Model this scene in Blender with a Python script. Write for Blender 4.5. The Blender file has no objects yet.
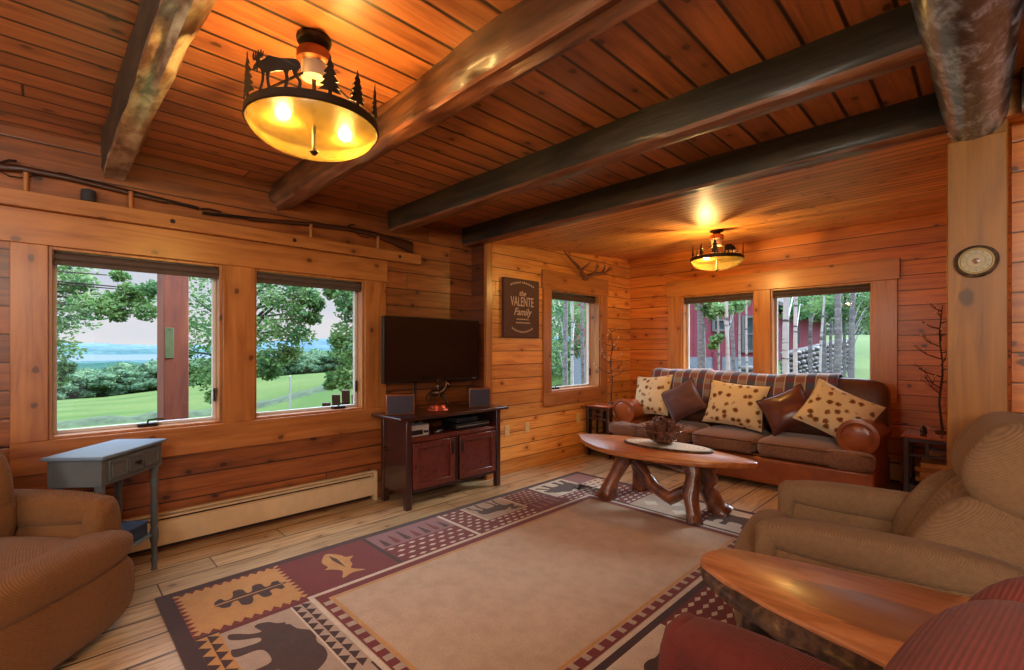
import bpy, math, random
from mathutils import Vector, Matrix, noise
R = math.radians
rnd = random.Random(7)
SC = bpy.context.scene
COL = SC.collection

# ------------------------------------------------------------ camera, world, sun, fill lights, exposure
FPX, CX, CY, CAMH = 471.0, 512.0, 348.0, 1.4
TH = math.atan(476/471.0)
cam_d = bpy.data.cameras.new('camera'); cam = bpy.data.objects.new('camera', cam_d); COL.objects.link(cam)
cam.location = (0, 0, CAMH); cam.rotation_euler = (R(90), 0, TH)
cam_d.sensor_width = 36; cam_d.lens = FPX/1024*36; cam_d.shift_y = 13/1024
cam_d.clip_start = .05; cam_d.clip_end = 20000
SC.camera = cam
SC.view_settings.view_transform = 'Standard'; SC.view_settings.look = 'None'
SC.view_settings.gamma = 1; SC.view_settings.use_curve_mapping = False
SC.view_settings.exposure = 0.1
SC.cycles.max_bounces = 8; SC.cycles.diffuse_bounces = 4; SC.cycles.glossy_bounces = 3
SC.cycles.transmission_bounces = 4; SC.cycles.transparent_max_bounces = 8
SC.cycles.sample_clamp_indirect = 4; SC.cycles.caustics_reflective = False; SC.cycles.caustics_refractive = False
SC.cycles.use_denoising = True

def rgb(r, g, b):
    return tuple((c/255/12.92 if c/255 <= .04045 else ((c/255+.055)/1.055)**2.4) for c in (r, g, b)) + (1,)

world = bpy.data.worlds.new('sky'); SC.world = world; world.use_nodes = True
def make_world():
    nt = world.node_tree; n = nt.nodes; l = nt.links; n.clear()
    tc = n.new('ShaderNodeTexCoord'); sp = n.new('ShaderNodeSeparateXYZ'); l.new(tc.outputs['Generated'], sp.inputs[0])
    ramp = n.new('ShaderNodeValToRGB'); l.new(sp.outputs['Z'], ramp.inputs[0])
    e = ramp.color_ramp.elements
    e[0].position = 0.0; e[0].color = rgb(242, 232, 234)
    e[1].position = 1.0; e[1].color = (9.0, 10.0, 12.0, 1)
    for p, c in ((.12, rgb(226, 220, 228)), (.25, rgb(208, 218, 236)), (.42, (2.6, 2.9, 3.6, 1)), (.33, (1.1, 1.2, 1.45, 1))):
        q = ramp.color_ramp.elements.new(p); q.color = c
    mp = n.new('ShaderNodeMapping'); mp.inputs['Scale'].default_value = (2, 2, 7); l.new(tc.outputs['Generated'], mp.inputs[0])
    nz = n.new('ShaderNodeTexNoise'); nz.inputs['Scale'].default_value = 2.2; nz.inputs['Detail'].default_value = 5
    l.new(mp.outputs[0], nz.inputs['Vector'])
    r2 = n.new('ShaderNodeValToRGB'); l.new(nz.outputs[0], r2.inputs[0])
    r2.color_ramp.elements[0].position = .38; r2.color_ramp.elements[0].color = (.86, .92, 1, 1)
    r2.color_ramp.elements[1].position = .62; r2.color_ramp.elements[1].color = (1, 1, 1, 1)
    mx = n.new('ShaderNodeMix'); mx.data_type = 'RGBA'; mx.blend_type = 'MULTIPLY'; mx.inputs[0].default_value = 1
    l.new(ramp.outputs[0], mx.inputs[6]); l.new(r2.outputs[0], mx.inputs[7])
    bg = n.new('ShaderNodeBackground'); bg.inputs[1].default_value = 1.0; l.new(mx.outputs[2], bg.inputs[0])
    out = n.new('ShaderNodeOutputWorld'); l.new(bg.outputs[0], out.inputs[0])
make_world()

def light(name, kind, loc, energy, color, size=.2, rot=None, **kw):
    d = bpy.data.lights.new(name, kind); d.energy = energy; d.color = color
    if kind == 'POINT': d.shadow_soft_size = size
    if kind == 'AREA': d.size = size
    if kind == 'SUN': d.angle = size
    for k, v in kw.items(): setattr(d, k, v)
    o = bpy.data.objects.new(name, d); COL.objects.link(o); o.location = loc
    if rot: o.rotation_euler = rot
    return o
def aim(o, d):
    o.rotation_euler = Vector(d).to_track_quat('-Z', 'Y').to_euler()
# hazy sun: comes over the back wall and through the sofa windows
s = light('sun', 'SUN', (0, 0, 20), 9.0, (.84, .91, 1.0), R(24)); aim(s, (-.72, -2.8, -1.5))
# unseen fill lights without fixtures, added behind the camera to brighten the room
light('fill_light', 'POINT', (1.4, -1.6, 2.1), 170, (1, .90, .76), .3)
light('fill_light', 'POINT', (-1.6, -2.4, 2.1), 110, (1, .90, .76), .3)
light('fill_light', 'POINT', (.7, -.5, 2.3), 62, (1, .90, .76), .25)

# ------------------------------------------------------------ helpers
def ray(px, py):
    u = (px-CX)/FPX; v = (CY-py)/FPX; S, C = math.sin(TH), math.cos(TH)
    return Vector((-S+u*C, C+u*S, v))
def at(px, py, t): return Vector((0, 0, CAMH)) + ray(px, py)*t

class MB:
    def __init__(s): s.v = []; s.f = []; s.m = []; s.mi = 0; s.T = None
    def add(s, vs, fs, mi=None):
        b = len(s.v)
        for p in vs:
            p = Vector(p)
            s.v.append(s.T @ p if s.T is not None else p)
        for f in fs: s.f.append([b+i for i in f]); s.m.append(s.mi if mi is None else mi)
        return s
    def box(s, x0, x1, y0, y1, z0, z1, mi=None, M=None):
        vs = [Vector(p) for p in ((x0,y0,z0),(x1,y0,z0),(x1,y1,z0),(x0,y1,z0),(x0,y0,z1),(x1,y0,z1),(x1,y1,z1),(x0,y1,z1))]
        if M is not None: vs = [M @ p for p in vs]
        return s.add(vs, [(0,3,2,1),(4,5,6,7),(0,1,5,4),(1,2,6,5),(2,3,7,6),(3,0,4,7)], mi)
    def loft(s, rings, closed=True, caps=True, mi=None):
        n = len(rings[0]); vs = [p for r in rings for p in r]; fs = []
        for i in range(len(rings)-1):
            for j in range(n if closed else n-1):
                k = (j+1) % n
                fs.append((i*n+j, i*n+k, (i+1)*n+k, (i+1)*n+j))
        if caps and closed:
            fs.append(tuple(reversed(range(n)))); fs.append(tuple(range((len(rings)-1)*n, len(rings)*n)))
        return s.add(vs, fs, mi)
    def tube(s, pts, r, n=8, jit=0, mi=None, flat=1.0):
        pts = [Vector(p) for p in pts]; rings = []
        if not isinstance(r, (list, tuple)): r = [r]*len(pts)
        up = None
        for i, p in enumerate(pts):
            d = (pts[min(i+1, len(pts)-1)]-pts[max(i-1, 0)])
            if d.length < 1e-9: d = Vector((0, 0, 1))
            d.normalize()
            if up is None:
                up = Vector((0, 0, 1)) if abs(d.z) < .9 else Vector((1, 0, 0))
            a = d.cross(up); a.normalize(); b = d.cross(a); b.normalize(); up = -b if False else up
            ring = []
            for k in range(n):
                t = 2*math.pi*k/n
                rr = r[i]*(1+jit*noise.noise(Vector((math.cos(t)*1.5+p.x*6, math.sin(t)*1.5+p.y*6, p.z*6))))
                ring.append(p + a*math.cos(t)*rr + b*math.sin(t)*rr*flat)
            rings.append(ring)
        return s.loft(rings, mi=mi)
    def lathe(s, prof, n=24, c=(0,0,0), mi=None, ax='z'):
        c = Vector(c); rings = []
        for r, h in prof:
            ring = []
            for k in range(n):
                t = 2*math.pi*k/n
                q = (r*math.cos(t), r*math.sin(t), h)
                if ax == 'x': q = (h, r*math.cos(t), r*math.sin(t))
                if ax == 'y': q = (r*math.sin(t), h, r*math.cos(t))
                ring.append(c+Vector(q))
            rings.append(ring)
        return s.loft(rings, mi=mi)
    def prism(s, poly, fn, t0, t1, mi=None):
        """poly 2d points; fn(u,v,w)->Vector"""
        n = len(poly)
        vs = [fn(u, v, t0) for u, v in poly]+[fn(u, v, t1) for u, v in poly]
        fs = [tuple(range(n))[::-1], tuple(range(n, 2*n))]+[(i, (i+1) % n, n+(i+1) % n, n+i) for i in range(n)]
        return s.add(vs, fs, mi)
    def soft(s, c, size, k=4, n=8, M=None, fn=None, mi=None):
        """superellipsoid cushion; size are half extents"""
        c = Vector(c); vs = []; idx = {}; fs = []
        def vid(a, b, d):
            key = (round(a, 5), round(b, 5), round(d, 5))
            if key in idx: return idx[key]
            p = Vector((a, b, d))
            q = Vector([math.tan(x*math.pi/4) for x in p])
            L = (abs(q.x)**k+abs(q.y)**k+abs(q.z)**k)**(1/k)
            q = q/L
            if fn: q = Vector(fn(q.x, q.y, q.z))
            q = Vector((q.x*size[0], q.y*size[1], q.z*size[2]))
            if M is not None: q = M @ q
            vs.append(c+q); idx[key] = len(vs)-1
            return idx[key]
        for ax in range(3):
            for sg in (-1, 1):
                for i in range(n):
                    for j in range(n):
                        cr = []
                        for (a, b) in ((i, j), (i+1, j), (i+1, j+1), (i, j+1)):
                            u, w = 2*a/n-1, 2*b/n-1
                            p = [0, 0, 0]; p[ax] = sg; p[(ax+1) % 3] = u; p[(ax+2) % 3] = w
                            cr.append(vid(*p))
                        fs.append(cr if sg > 0 else cr[::-1])
        return s.add(vs, fs, mi)
    def build(s, name, mats, parent=None, smooth=40, loc=None, rotz=0, bevel=0, sub=0):
        me = bpy.data.meshes.new(name)
        me.from_pydata([tuple(p) for p in s.v], [], s.f)
        if not isinstance(mats, (list, tuple)): mats = [mats]
        for m in mats: me.materials.append(m)
        for p, mi in zip(me.polygons, s.m): p.material_index = mi
        if smooth:
            me.shade_smooth()
            me.set_sharp_from_angle(angle=R(smooth))
        me.update()
        o = bpy.data.objects.new(name, me); COL.objects.link(o)
        if parent: o.parent = parent
        if loc: o.location = loc
        if rotz: o.rotation_euler.z = rotz
        if bevel:
            b = o.modifiers.new('bevel', 'BEVEL'); b.width = bevel; b.segments = 2; b.limit_method = 'ANGLE'; b.angle_limit = R(50)
        if sub:
            b = o.modifiers.new('sub', 'SUBSURF'); b.levels = sub; b.render_levels = sub
        return o

def tag(o, label=None, cat=None, group=None, kind=None):
    if label: o['label'] = label
    if cat: o['category'] = cat
    if group: o['group'] = group
    if kind: o['kind'] = kind
    return o
def thing(name, label, cat, loc=(0,0,0), rotz=0, group=None):
    o = bpy.data.objects.new(name, None); COL.objects.link(o); o.empty_display_size = .1
    o.location = loc; o.rotation_euler = (0, 0, rotz)
    return tag(o, label, cat, group)
def struct(o, label=None): return tag(o, label, kind='structure')
def copy_tree(o, parent=None):
    c = o.copy(); COL.objects.link(c); c.parent = parent
    for ch in [x for x in COL.objects if x.parent == o]: copy_tree(ch, c)
    return c

# ------------------------------------------------------------ node material helper
class NT:
    def __init__(s, name):
        s.mat = bpy.data.materials.new(name); s.mat.use_nodes = True
        s.n = s.mat.node_tree.nodes; s.l = s.mat.node_tree.links; s.n.clear()
        s.out = s.n.new('ShaderNodeOutputMaterial')
    def new(s, t, **kw):
        o = s.n.new(t)
        for k, v in kw.items(): setattr(o, k, v)
        return o
    def set(s, sock, v):
        if hasattr(v, 'is_output') or isinstance(v, bpy.types.NodeSocket): s.l.new(v, sock)
        else: sock.default_value = v
    def math(s, op, a, b=None, c=None, clamp=False):
        o = s.new('ShaderNodeMath', operation=op, use_clamp=clamp); s.set(o.inputs[0], a)
        if b is not None: s.set(o.inputs[1], b)
        if c is not None: s.set(o.inputs[2], c)
        return o.outputs[0]
    def xyz(s, x, y, z):
        o = s.new('ShaderNodeCombineXYZ')
        for i, v in enumerate((x, y, z)): s.set(o.inputs[i], v)
        return o.outputs[0]
    def coord(s, kind):
        if kind == 'W': return s.new('ShaderNodeNewGeometry').outputs['Position']
        return s.new('ShaderNodeTexCoord').outputs['Object']
    def sep(s, v):
        o = s.new('ShaderNodeSeparateXYZ'); s.l.new(v, o.inputs[0]); return o.outputs
    def noise(s, v, scale, detail=3, rough=.5, dist=0, out=0):
        o = s.new('ShaderNodeTexNoise'); s.l.new(v, o.inputs['Vector'])
        o.inputs['Scale'].default_value = scale; o.inputs['Detail'].default_value = detail
        o.inputs['Roughness'].default_value = rough; o.inputs['Distortion'].default_value = dist
        return o.outputs[out]
    def white(s, v, dim='1D'):
        o = s.new('ShaderNodeTexWhiteNoise', noise_dimensions=dim)
        s.set(o.inputs['W'] if dim == '1D' else o.inputs['Vector'], v); return o.outputs['Value']
    def vor(s, v, scale, out='Distance', feat='F1', rand=1, dim='3D'):
        o = s.new('ShaderNodeTexVoronoi', feature=feat, voronoi_dimensions=dim); s.l.new(v, o.inputs['Vector']); o.inputs['Scale'].default_value = scale
        o.inputs['Randomness'].default_value = rand
        return o.outputs[out]
    def ramp(s, f, stops):
        o = s.new('ShaderNodeValToRGB'); s.set(o.inputs[0], f); e = o.color_ramp.elements
        e[0].position, e[0].color = stops[0]; e[1].position, e[1].color = stops[-1]
        for p, c in stops[1:-1]: q = e.new(p); q.color = c
        return o.outputs[0]
    def step(s, f, a, b):
        o = s.new('ShaderNodeMapRange', interpolation_type='SMOOTHSTEP'); s.set(o.inputs[0], f)
        o.inputs[1].default_value = a; o.inputs[2].default_value = b; return o.outputs[0]
    def mix(s, f, a, b, mode='MIX'):
        o = s.new('ShaderNodeMix', data_type='RGBA', blend_type=mode); s.set(o.inputs[0], f); s.set(o.inputs[6], a); s.set(o.inputs[7], b)
        return o.outputs[2]
    def bump(s, h, strength=.3, dist=.01):
        o = s.new('ShaderNodeBump'); s.set(o.inputs['Height'], h); o.inputs['Strength'].default_value = strength
        o.inputs['Distance'].default_value = dist; return o.outputs[0]
    def pbr(s, base, rough=.5, metal=0, normal=None, coat=0, spec=.5, emit=None, es=0, sheen=0, coat_rough=.2):
        p = s.new('ShaderNodeBsdfPrincipled'); s.set(p.inputs['Base Color'], base); s.set(p.inputs['Roughness'], rough)
        s.set(p.inputs['Metallic'], metal); p.inputs['Coat Weight'].default_value = coat; p.inputs['Coat Roughness'].default_value = coat_rough
        p.inputs['Specular IOR Level'].default_value = spec; p.inputs['Sheen Weight'].default_value = sheen
        if normal is not None: s.l.new(normal, p.inputs['Normal'])
        if emit is not None: s.set(p.inputs['Emission Color'], emit); s.set(p.inputs['Emission Strength'], es)
        s.l.new(p.outputs[0], s.out.inputs[0]); return s.mat

def wood(name, c1, c2, width=0, stack='Z', along='Y', blen=12.0, knots=1.0, rough=.4, coat=.25, coord='W', seam=.0035, gs=1.0,
         knotc=None, seamc=None, vary=.35, bumps=.25, shift=0.0, kdens=1.0, coat_rough=.25, fleck=0):
    m = NT(name); S = m.sep(m.coord(coord)); ix = {'X': 0, 'Y': 1, 'Z': 2}
    A = S[ix[along]]; B = S[ix[stack]]; D = S[[i for i in range(3) if i not in (ix[along], ix[stack])][0]]
    if width:
        sc = m.math('DIVIDE', m.math('ADD', B, 50+shift), width); idx = m.math('FLOOR', sc); fr = m.math('FRACT', sc)
        r1 = m.white(idx)
        j = m.math('ADD', m.math('DIVIDE', A, blen), m.math('MULTIPLY', r1, 9.0))
        jf = m.math('FRACT', j); idx2 = m.math('FLOOR', j)
        r2 = m.white(m.xyz(idx, idx2, 3.0), '3D')
    else:
        r1 = 0.0; r2 = .5; fr = jf = None
    off = m.math('MULTIPLY', r2, 40.0)
    gv = m.xyz(m.math('ADD', m.math('MULTIPLY', A, 1.1*gs), off), m.math('ADD', m.math('MULTIPLY', B, 13*gs), off), m.math('MULTIPLY', D, 13*gs))
    g = m.noise(gv, 1.6, 6, .62, .7)
    kv = m.xyz(m.math('ADD', m.math('MULTIPLY', A, 3.6*kdens), off), m.math('ADD', m.math('MULTIPLY', B, 5.2*kdens), m.math('MULTIPLY', D, 0.0 if width else 3.0)), 0.0)
    kd = m.vor(kv, 1.0, dim='2D')
    kc = m.sep(m.vor(kv, 1.0, 'Color', dim='2D'))[0]
    gate = m.step(kc, .52, .56)
    kd2 = m.math('ADD', kd, m.math('MULTIPLY', m.noise(kv, 6, 2), .12))
    km = m.math('MULTIPLY', m.math('SUBTRACT', 1, m.step(kd2, .115, .165)), gate)
    kr = m.math('MULTIPLY', m.math('SUBTRACT', 1, m.step(kd2, .15, .42)), gate)
    fn_ = m.noise(m.xyz(m.math('ADD', m.math('MULTIPLY', A, 5.0), off), m.math('MULTIPLY', B, 38), 0.0), 1.0, 4, .7)
    col = m.ramp(g, [(.28, c2), (.5, tuple((a*.62+b*.38) for a, b in zip(c1, c2))), (.72, c1)])
    streak = m.noise(m.xyz(m.math('MULTIPLY', gv and A, .5), m.math('MULTIPLY', B, 60), m.math('MULTIPLY', D, 60)), 1, 3)
    col = m.mix(m.math('MULTIPLY', m.step(streak, .5, .75), .22), col, c2)
    if width:
        v = m.math('ADD', 1-vary/2, m.math('MULTIPLY', r2, vary))
        col = m.mix(1.0, col, m.xyz(v, v, v), 'MULTIPLY')
    if fleck: col = m.mix(m.math('MULTIPLY', m.step(fn_, .6, .7), fleck), col, tuple(x*.3 for x in c2[:3])+(1,))
    col = m.mix(m.math('MULTIPLY', kr, .45*knots), col, c2)
    kcl = knotc or tuple(x*.22 for x in c2[:3])+(1,)
    col = m.mix(m.math('MULTIPLY', km, min(1, .85*knots)), col, kcl)
    h = m.math('MULTIPLY', g, .25)
    if width:
        e = m.math('MULTIPLY', m.math('MINIMUM', fr, m.math('SUBTRACT', 1, fr)), width)
        ej = m.math('MULTIPLY', m.math('MINIMUM', jf, m.math('SUBTRACT', 1, jf)), blen)
        em = m.math('MINIMUM', e, m.math('MULTIPLY', ej, 1.6))
        sm = m.step(em, seam*.5, seam*1.6)
        col = m.mix(m.math('SUBTRACT', 1, sm), col, seamc or tuple(x*.16 for x in c2[:3])+(1,))
        h = m.math('ADD', h, m.math('MULTIPLY', m.step(em, 0, seam*3.2), 1.0))
    rg = m.math('ADD', rough-.08, m.math('MULTIPLY', g, .16))
    return m.pbr(col, rg, normal=m.bump(h, bumps, .006), coat=coat, coat_rough=coat_rough)

def plain(name, c, rough=.5, metal=0, coat=0, var=.12, scale=12, bump=0, spec=.5, sheen=0):
    m = NT(name); v = m.coord('O'); g = m.noise(v, scale, 4)
    col = m.mix(m.step(g, .3, .7), tuple(x*(1-var) for x in c[:3])+(1,), tuple(min(1, x*(1+var)) for x in c[:3])+(1,))
    return m.pbr(col, rough, metal, m.bump(g, bump, .01) if bump else None, coat, spec, sheen=sheen)
def cord(name, c, freq=560, ang=0, axis='diag'):
    """corduroy cloth: fine ribs following the cloth"""
    m = NT(name); S = m.sep(m.coord('O'))
    if axis == 'diag': w = m.math('ADD', m.math('MULTIPLY', S[0], .75), m.math('ADD', m.math('MULTIPLY', S[1], .55), m.math('MULTIPLY', S[2], .85)))
    else: w = m.math('ADD', m.math('MULTIPLY', S[0], 1.0), m.math('MULTIPLY', S[2], .35))
    sn = m.math('SINE', m.math('MULTIPLY', w, freq))
    n1 = m.noise(m.coord('O'), 60, 3); n2 = m.noise(m.coord('O'), 3.5, 3)
    f = m.math('ADD', m.math('MULTIPLY', m.math('ADD', sn, 1), .12), m.math('ADD', m.math('MULTIPLY', n1, .5), .14))
    col = m.mix(m.step(f, .1, .85), tuple(x*.66 for x in c[:3])+(1,), tuple(x*1.12 for x in c[:3])+(1,))
    col = m.mix(m.math('MULTIPLY', m.step(n2, .35, .7), .25), col, tuple(x*1.3 for x in c[:3])+(1,))
    return m.pbr(col, .92, normal=m.bump(m.math('ADD', sn, n1), .3, .003), spec=.15, sheen=.08)

M = {}
PL, PD = rgb(216, 146, 74), rgb(166, 90, 36)
M['pine_wall'] = wood('pine_alcove_siding', rgb(242, 172, 86), rgb(194, 110, 40), .152, 'Z', 'Y', 11, coat=.2, seamc=rgb(70, 34, 12), shift=.01)
M['pine_back'] = wood('pine_back_siding', rgb(226, 138, 50), rgb(176, 86, 24), .152, 'Z', 'X', 11, coat=.3, seamc=rgb(70, 30, 10))
M['log_wall'] = wood('stained_plank_siding', rgb(160, 92, 44), rgb(96, 48, 24), .165, 'Z', 'Y', 5, coat=.3, vary=.5, seamc=rgb(34, 15, 8), seam=.004)
M['jog'] = wood('shade_toned_siding', rgb(120, 62, 34), rgb(74, 36, 20), .165, 'Z', 'X', 5, coat=.2, seamc=rgb(24, 12, 8))  # return wall turned away from the windows; its shade is put into the colour
M['ceil'] = wood('stained_ceiling_boards', rgb(198, 122, 70), rgb(128, 66, 34), .155, 'X', 'Y', 14, coat=.4, rough=.42, vary=.45, seam=.008, seamc=rgb(40, 18, 10), knots=.9, coat_rough=.32)
M['ceil_alcove'] = wood('pine_ceiling_beadboard', rgb(240, 174, 104), rgb(190, 114, 54), .10, 'Y', 'X', 14, coat=.15, rough=.5, vary=.3, seam=.0055, seamc=rgb(110, 62, 28), knots=.9, coat_rough=.34)
M['casing'] = wood('pine_casing', rgb(188, 124, 66), rgb(140, 80, 38), 0, 'Z', 'Y', knots=.9, coat=.35, rough=.35, kdens=1.0, gs=.8)
M['casing_v'] = wood('pine_casing_upright', rgb(188, 124, 66), rgb(140, 80, 38), 0, 'Y', 'Z', knots=.9, coat=.35, rough=.35, kdens=1.0, gs=.8)
M['casing_b'] = wood('golden_pine_casing', rgb(214, 142, 66), rgb(170, 96, 36), 0, 'Z', 'X', knots=.9, coat=.35, rough=.35, kdens=1.0, gs=.8)
M['casing_bv'] = wood('golden_pine_casing_upright', rgb(214, 142, 66), rgb(170, 96, 36), 0, 'X', 'Z', knots=.9, coat=.35, rough=.35, kdens=1.0, gs=.8)
M['post'] = wood('pine_post', rgb(178, 116, 38), rgb(128, 78, 20), 0, 'X', 'Z', knots=.8, coat=.1, kdens=.5, gs=.7)
M['floor'] = wood('distressed_floor_planks', rgb(222, 194, 150), rgb(138, 98, 54), .205, 'X', 'Y', 2.1, coat=.4, rough=.38, vary=.35, seam=.006, seamc=rgb(44, 28, 16), knots=.9, coat_rough=.3, gs=1.5, fleck=.75)
M['beam_dark'] = None
def bark_wood(name, c1, c2, c3, rough=.5, coat=.2, scale=1, stretch=(1.2, 9, 9), pos=(.35, .5, .68)):
    m = NT(name); S = m.sep(m.coord('O'))
    v = m.xyz(m.math('MULTIPLY', S[0], stretch[0]), m.math('MULTIPLY', S[1], stretch[1]), m.math('MULTIPLY', S[2], stretch[2]))
    g = m.noise(v, scale, 7, .6, .8); g2 = m.noise(v, scale*3.3, 4)
    f = m.math('ADD', m.math('MULTIPLY', g, .7), m.math('MULTIPLY', g2, .3))
    col = m.ramp(f, [(pos[0], c3), (pos[1], c2), (pos[2], c1)])
    return m.pbr(col, rough, normal=m.bump(f, .5, .02), coat=coat)
M['beam_dark'] = bark_wood('dark_beam_wood', rgb(74, 56, 38), rgb(44, 34, 26), rgb(24, 20, 18), .6)
M['beam_brown'] = bark_wood('brown_beam_wood', rgb(132, 88, 52), rgb(92, 56, 34), rgb(50, 32, 22), .5, .2)
M['beam_wane'] = bark_wood('peeled_beam_edge', rgb(156, 104, 74), rgb(118, 68, 44), rgb(70, 38, 26), .4, .25)
M['beam_pale'] = bark_wood('pale_peeled_log', rgb(190, 176, 146), rgb(146, 120, 98), rgb(84, 58, 48), .28, .7, 1.6, (2.5, 6, 6), (.4, .5, .62))
M['log_grey'] = bark_wood('blue_lit_grey_log', rgb(160, 176, 206), rgb(72, 74, 94), rgb(32, 28, 40), .3, .6, 5, (3, 1.4, 3), (.42, .5, .60))  # pale blue tones put bluish window light into the grey log's colour
M['heater'] = plain('heater_enamel', rgb(216, 192, 154), .4, coat=.2, var=.05)
M['black'] = plain('black_plastic', rgb(18, 17, 18), .4)
M['slot'] = plain('dark_slot', rgb(30, 20, 16), .7)
M['iron'] = plain('dark_bronze_iron', rgb(52, 38, 28), .5, .6)
M['rust'] = plain('rust_brown_metal', rgb(140, 74, 40), .5, .3)
M['vinyl'] = plain('grey_window_sash', rgb(206, 206, 206), .4, var=.03)
M['sash'] = plain('dark_sash', rgb(122, 84, 60), .5)
M['blind'] = plain('rolled_blind_cloth', rgb(78, 62, 56), .7)
M['steel'] = plain('crank_metal', rgb(60, 52, 46), .35, .8)
def glass():
    m = NT('window_glass'); t = m.new('ShaderNodeBsdfTransparent'); t.inputs[0].default_value = (.96, .99, .98, 1)
    g = m.new('ShaderNodeBsdfGlossy'); g.inputs['Roughness'].default_value = .01
    lw = m.new('ShaderNodeLayerWeight'); lw.inputs[0].default_value = .5
    fz = m.math('ADD', .02, m.math('MULTIPLY', m.math('POWER', lw.outputs['Facing'], 5.0), .5))
    mx = m.new('ShaderNodeMixShader'); m.l.new(fz, mx.inputs[0]); m.l.new(t.outputs[0], mx.inputs[1]); m.l.new(g.outputs[0], mx.inputs[2])
    m.l.new(mx.outputs[0], m.out.inputs[0]); return m.mat
M['glass'] = glass()
M['plate'] = plain('almond_cover_plate', rgb(226, 190, 130), .4, var=.03)

# ------------------------------------------------------------ room shell
XL, XA, YJ, YB, ZC = -4.02, -3.76, 3.35, 6.2, 2.70
XR, YR = 2.6, -3.5          # far right wall and rear wall behind the photographer
def wall(name, axis, p0, p1, u0, u1, z0, z1, holes, mat, label):
    """axis 'x': slab between x=p0..p1 spanning y u0..u1; holes (u0,u1,z0,z1)"""
    b = MB(); us = sorted({u0, u1, *[h[0] for h in holes], *[h[1] for h in holes]}); zs = sorted({z0, z1, *[h[2] for h in holes], *[h[3] for h in holes]})
    for i in range(len(us)-1):
        for j in range(len(zs)-1):
            uc, zc = (us[i]+us[i+1])/2, (zs[j]+zs[j+1])/2
            if any(h[0] < uc < h[1] and h[2] < zc < h[3] for h in holes): continue
            if axis == 'x': b.box(p0, p1, us[i], us[i+1], zs[j], zs[j+1])
            else: b.box(us[i], us[i+1], p0, p1, zs[j], zs[j+1])
    return struct(b.build(name, mat, smooth=0), label)
W1 = (.01, .935, .84, 2.02); W2 = (1.152, 2.07, .84, 2.02); W3 = (4.38, 5.42, .86, 2.12)
W4 = (-2.947, -2.022, 1.02, 2.105); W5 = (-1.838, -.856, 1.02, 2.105)
WR = (-2.6, -1.0, .84, 2.02)
wall('wall_left', 'x', XL-.22, XL, YR, YJ, -.1, ZC+.1, [W1, W2, WR], M['log_wall'], 'stained plank wall with the two big windows')
wall('wall_alcove_left', 'x', XA-.24, XA, YJ, YB+.2, -.1, ZC+.2, [W3], M['pine_wall'], 'golden pine plank wall of the sofa alcove')
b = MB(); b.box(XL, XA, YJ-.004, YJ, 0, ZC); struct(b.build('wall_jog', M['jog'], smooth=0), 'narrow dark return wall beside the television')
wall('wall_back', 'y', YB, YB+.22, XA-.2, .6, -.1, ZC+.2, [W4, W5], M['pine_back'], 'orange pine plank wall behind the sofa')
wall('wall_right_alcove', 'x', .16, .36, YJ+.25, YB, -.1, ZC+.2, [], M['pine_wall'], 'pine plank wall right of the alcove')
wall('wall_right_partition', 'y', YJ+.13, YJ+.25, .085, XR+.2, -.1, ZC+.1, [], M['pine_back'], 'pine plank wall right of the post')
wall('wall_right', 'x', XR, XR+.2, YR-.2, YJ+.2, -.1, ZC+.1, [(-2.8, .6, .1, 2.1)], M['log_wall'], 'plank wall of the far right side')
wall('wall_rear', 'y', YR-.2, YR, XL-.2, XR+.2, -.1, ZC+.1, [(-3.2, -1.2, .84, 2.1), (0, 1.8, .1, 2.1)], M['log_wall'], 'plank wall behind the photographer')
b = MB(); b.box(XL-.2, XR+.2, YR-.2, YJ+.1, -.12, 0); b.box(XL-.1, .6, YJ+.1, YB+.2, -.12, 0)
struct(b.build('floor', M['floor'], smooth=0), 'distressed wide plank floor')
b = MB(); b.box(XL-.2, XR+.2, YR-.2, YJ-.02, ZC, ZC+.1); struct(b.build('ceiling', M['ceil'], smooth=0), 'stained plank ceiling between the log beams')
b = MB(); b.add([(XA-.2, YJ-.02, 2.53), (.6, YJ-.02, 2.53), (.6, YB+.1, 2.72), (XA-.2, YB+.1, 2.72), (XA-.2, YJ-.02, 2.9), (.6, YJ-.02, 2.9), (.6, YB+.1, 2.9), (XA-.2, YB+.1, 2.9)],
      [(0,3,2,1),(4,5,6,7),(0,1,5,4),(1,2,6,5),(2,3,7,6),(3,0,4,7)])
struct(b.build('ceiling_alcove', M['ceil_alcove'], smooth=0), 'light pine beadboard ceiling of the sofa alcove')
# corner board where the alcove begins
b = MB(); b.box(XA-.02, XA+.022, YJ-.03, YJ+.05, 0, 2.53); struct(b.build('trim_1', M['casing_v'], bevel=.003), 'pale upright corner board at the alcove')
b = MB(); b.box(-.30, .078, YJ-.002, YJ+.12, 2.46, 2.53)

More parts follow.
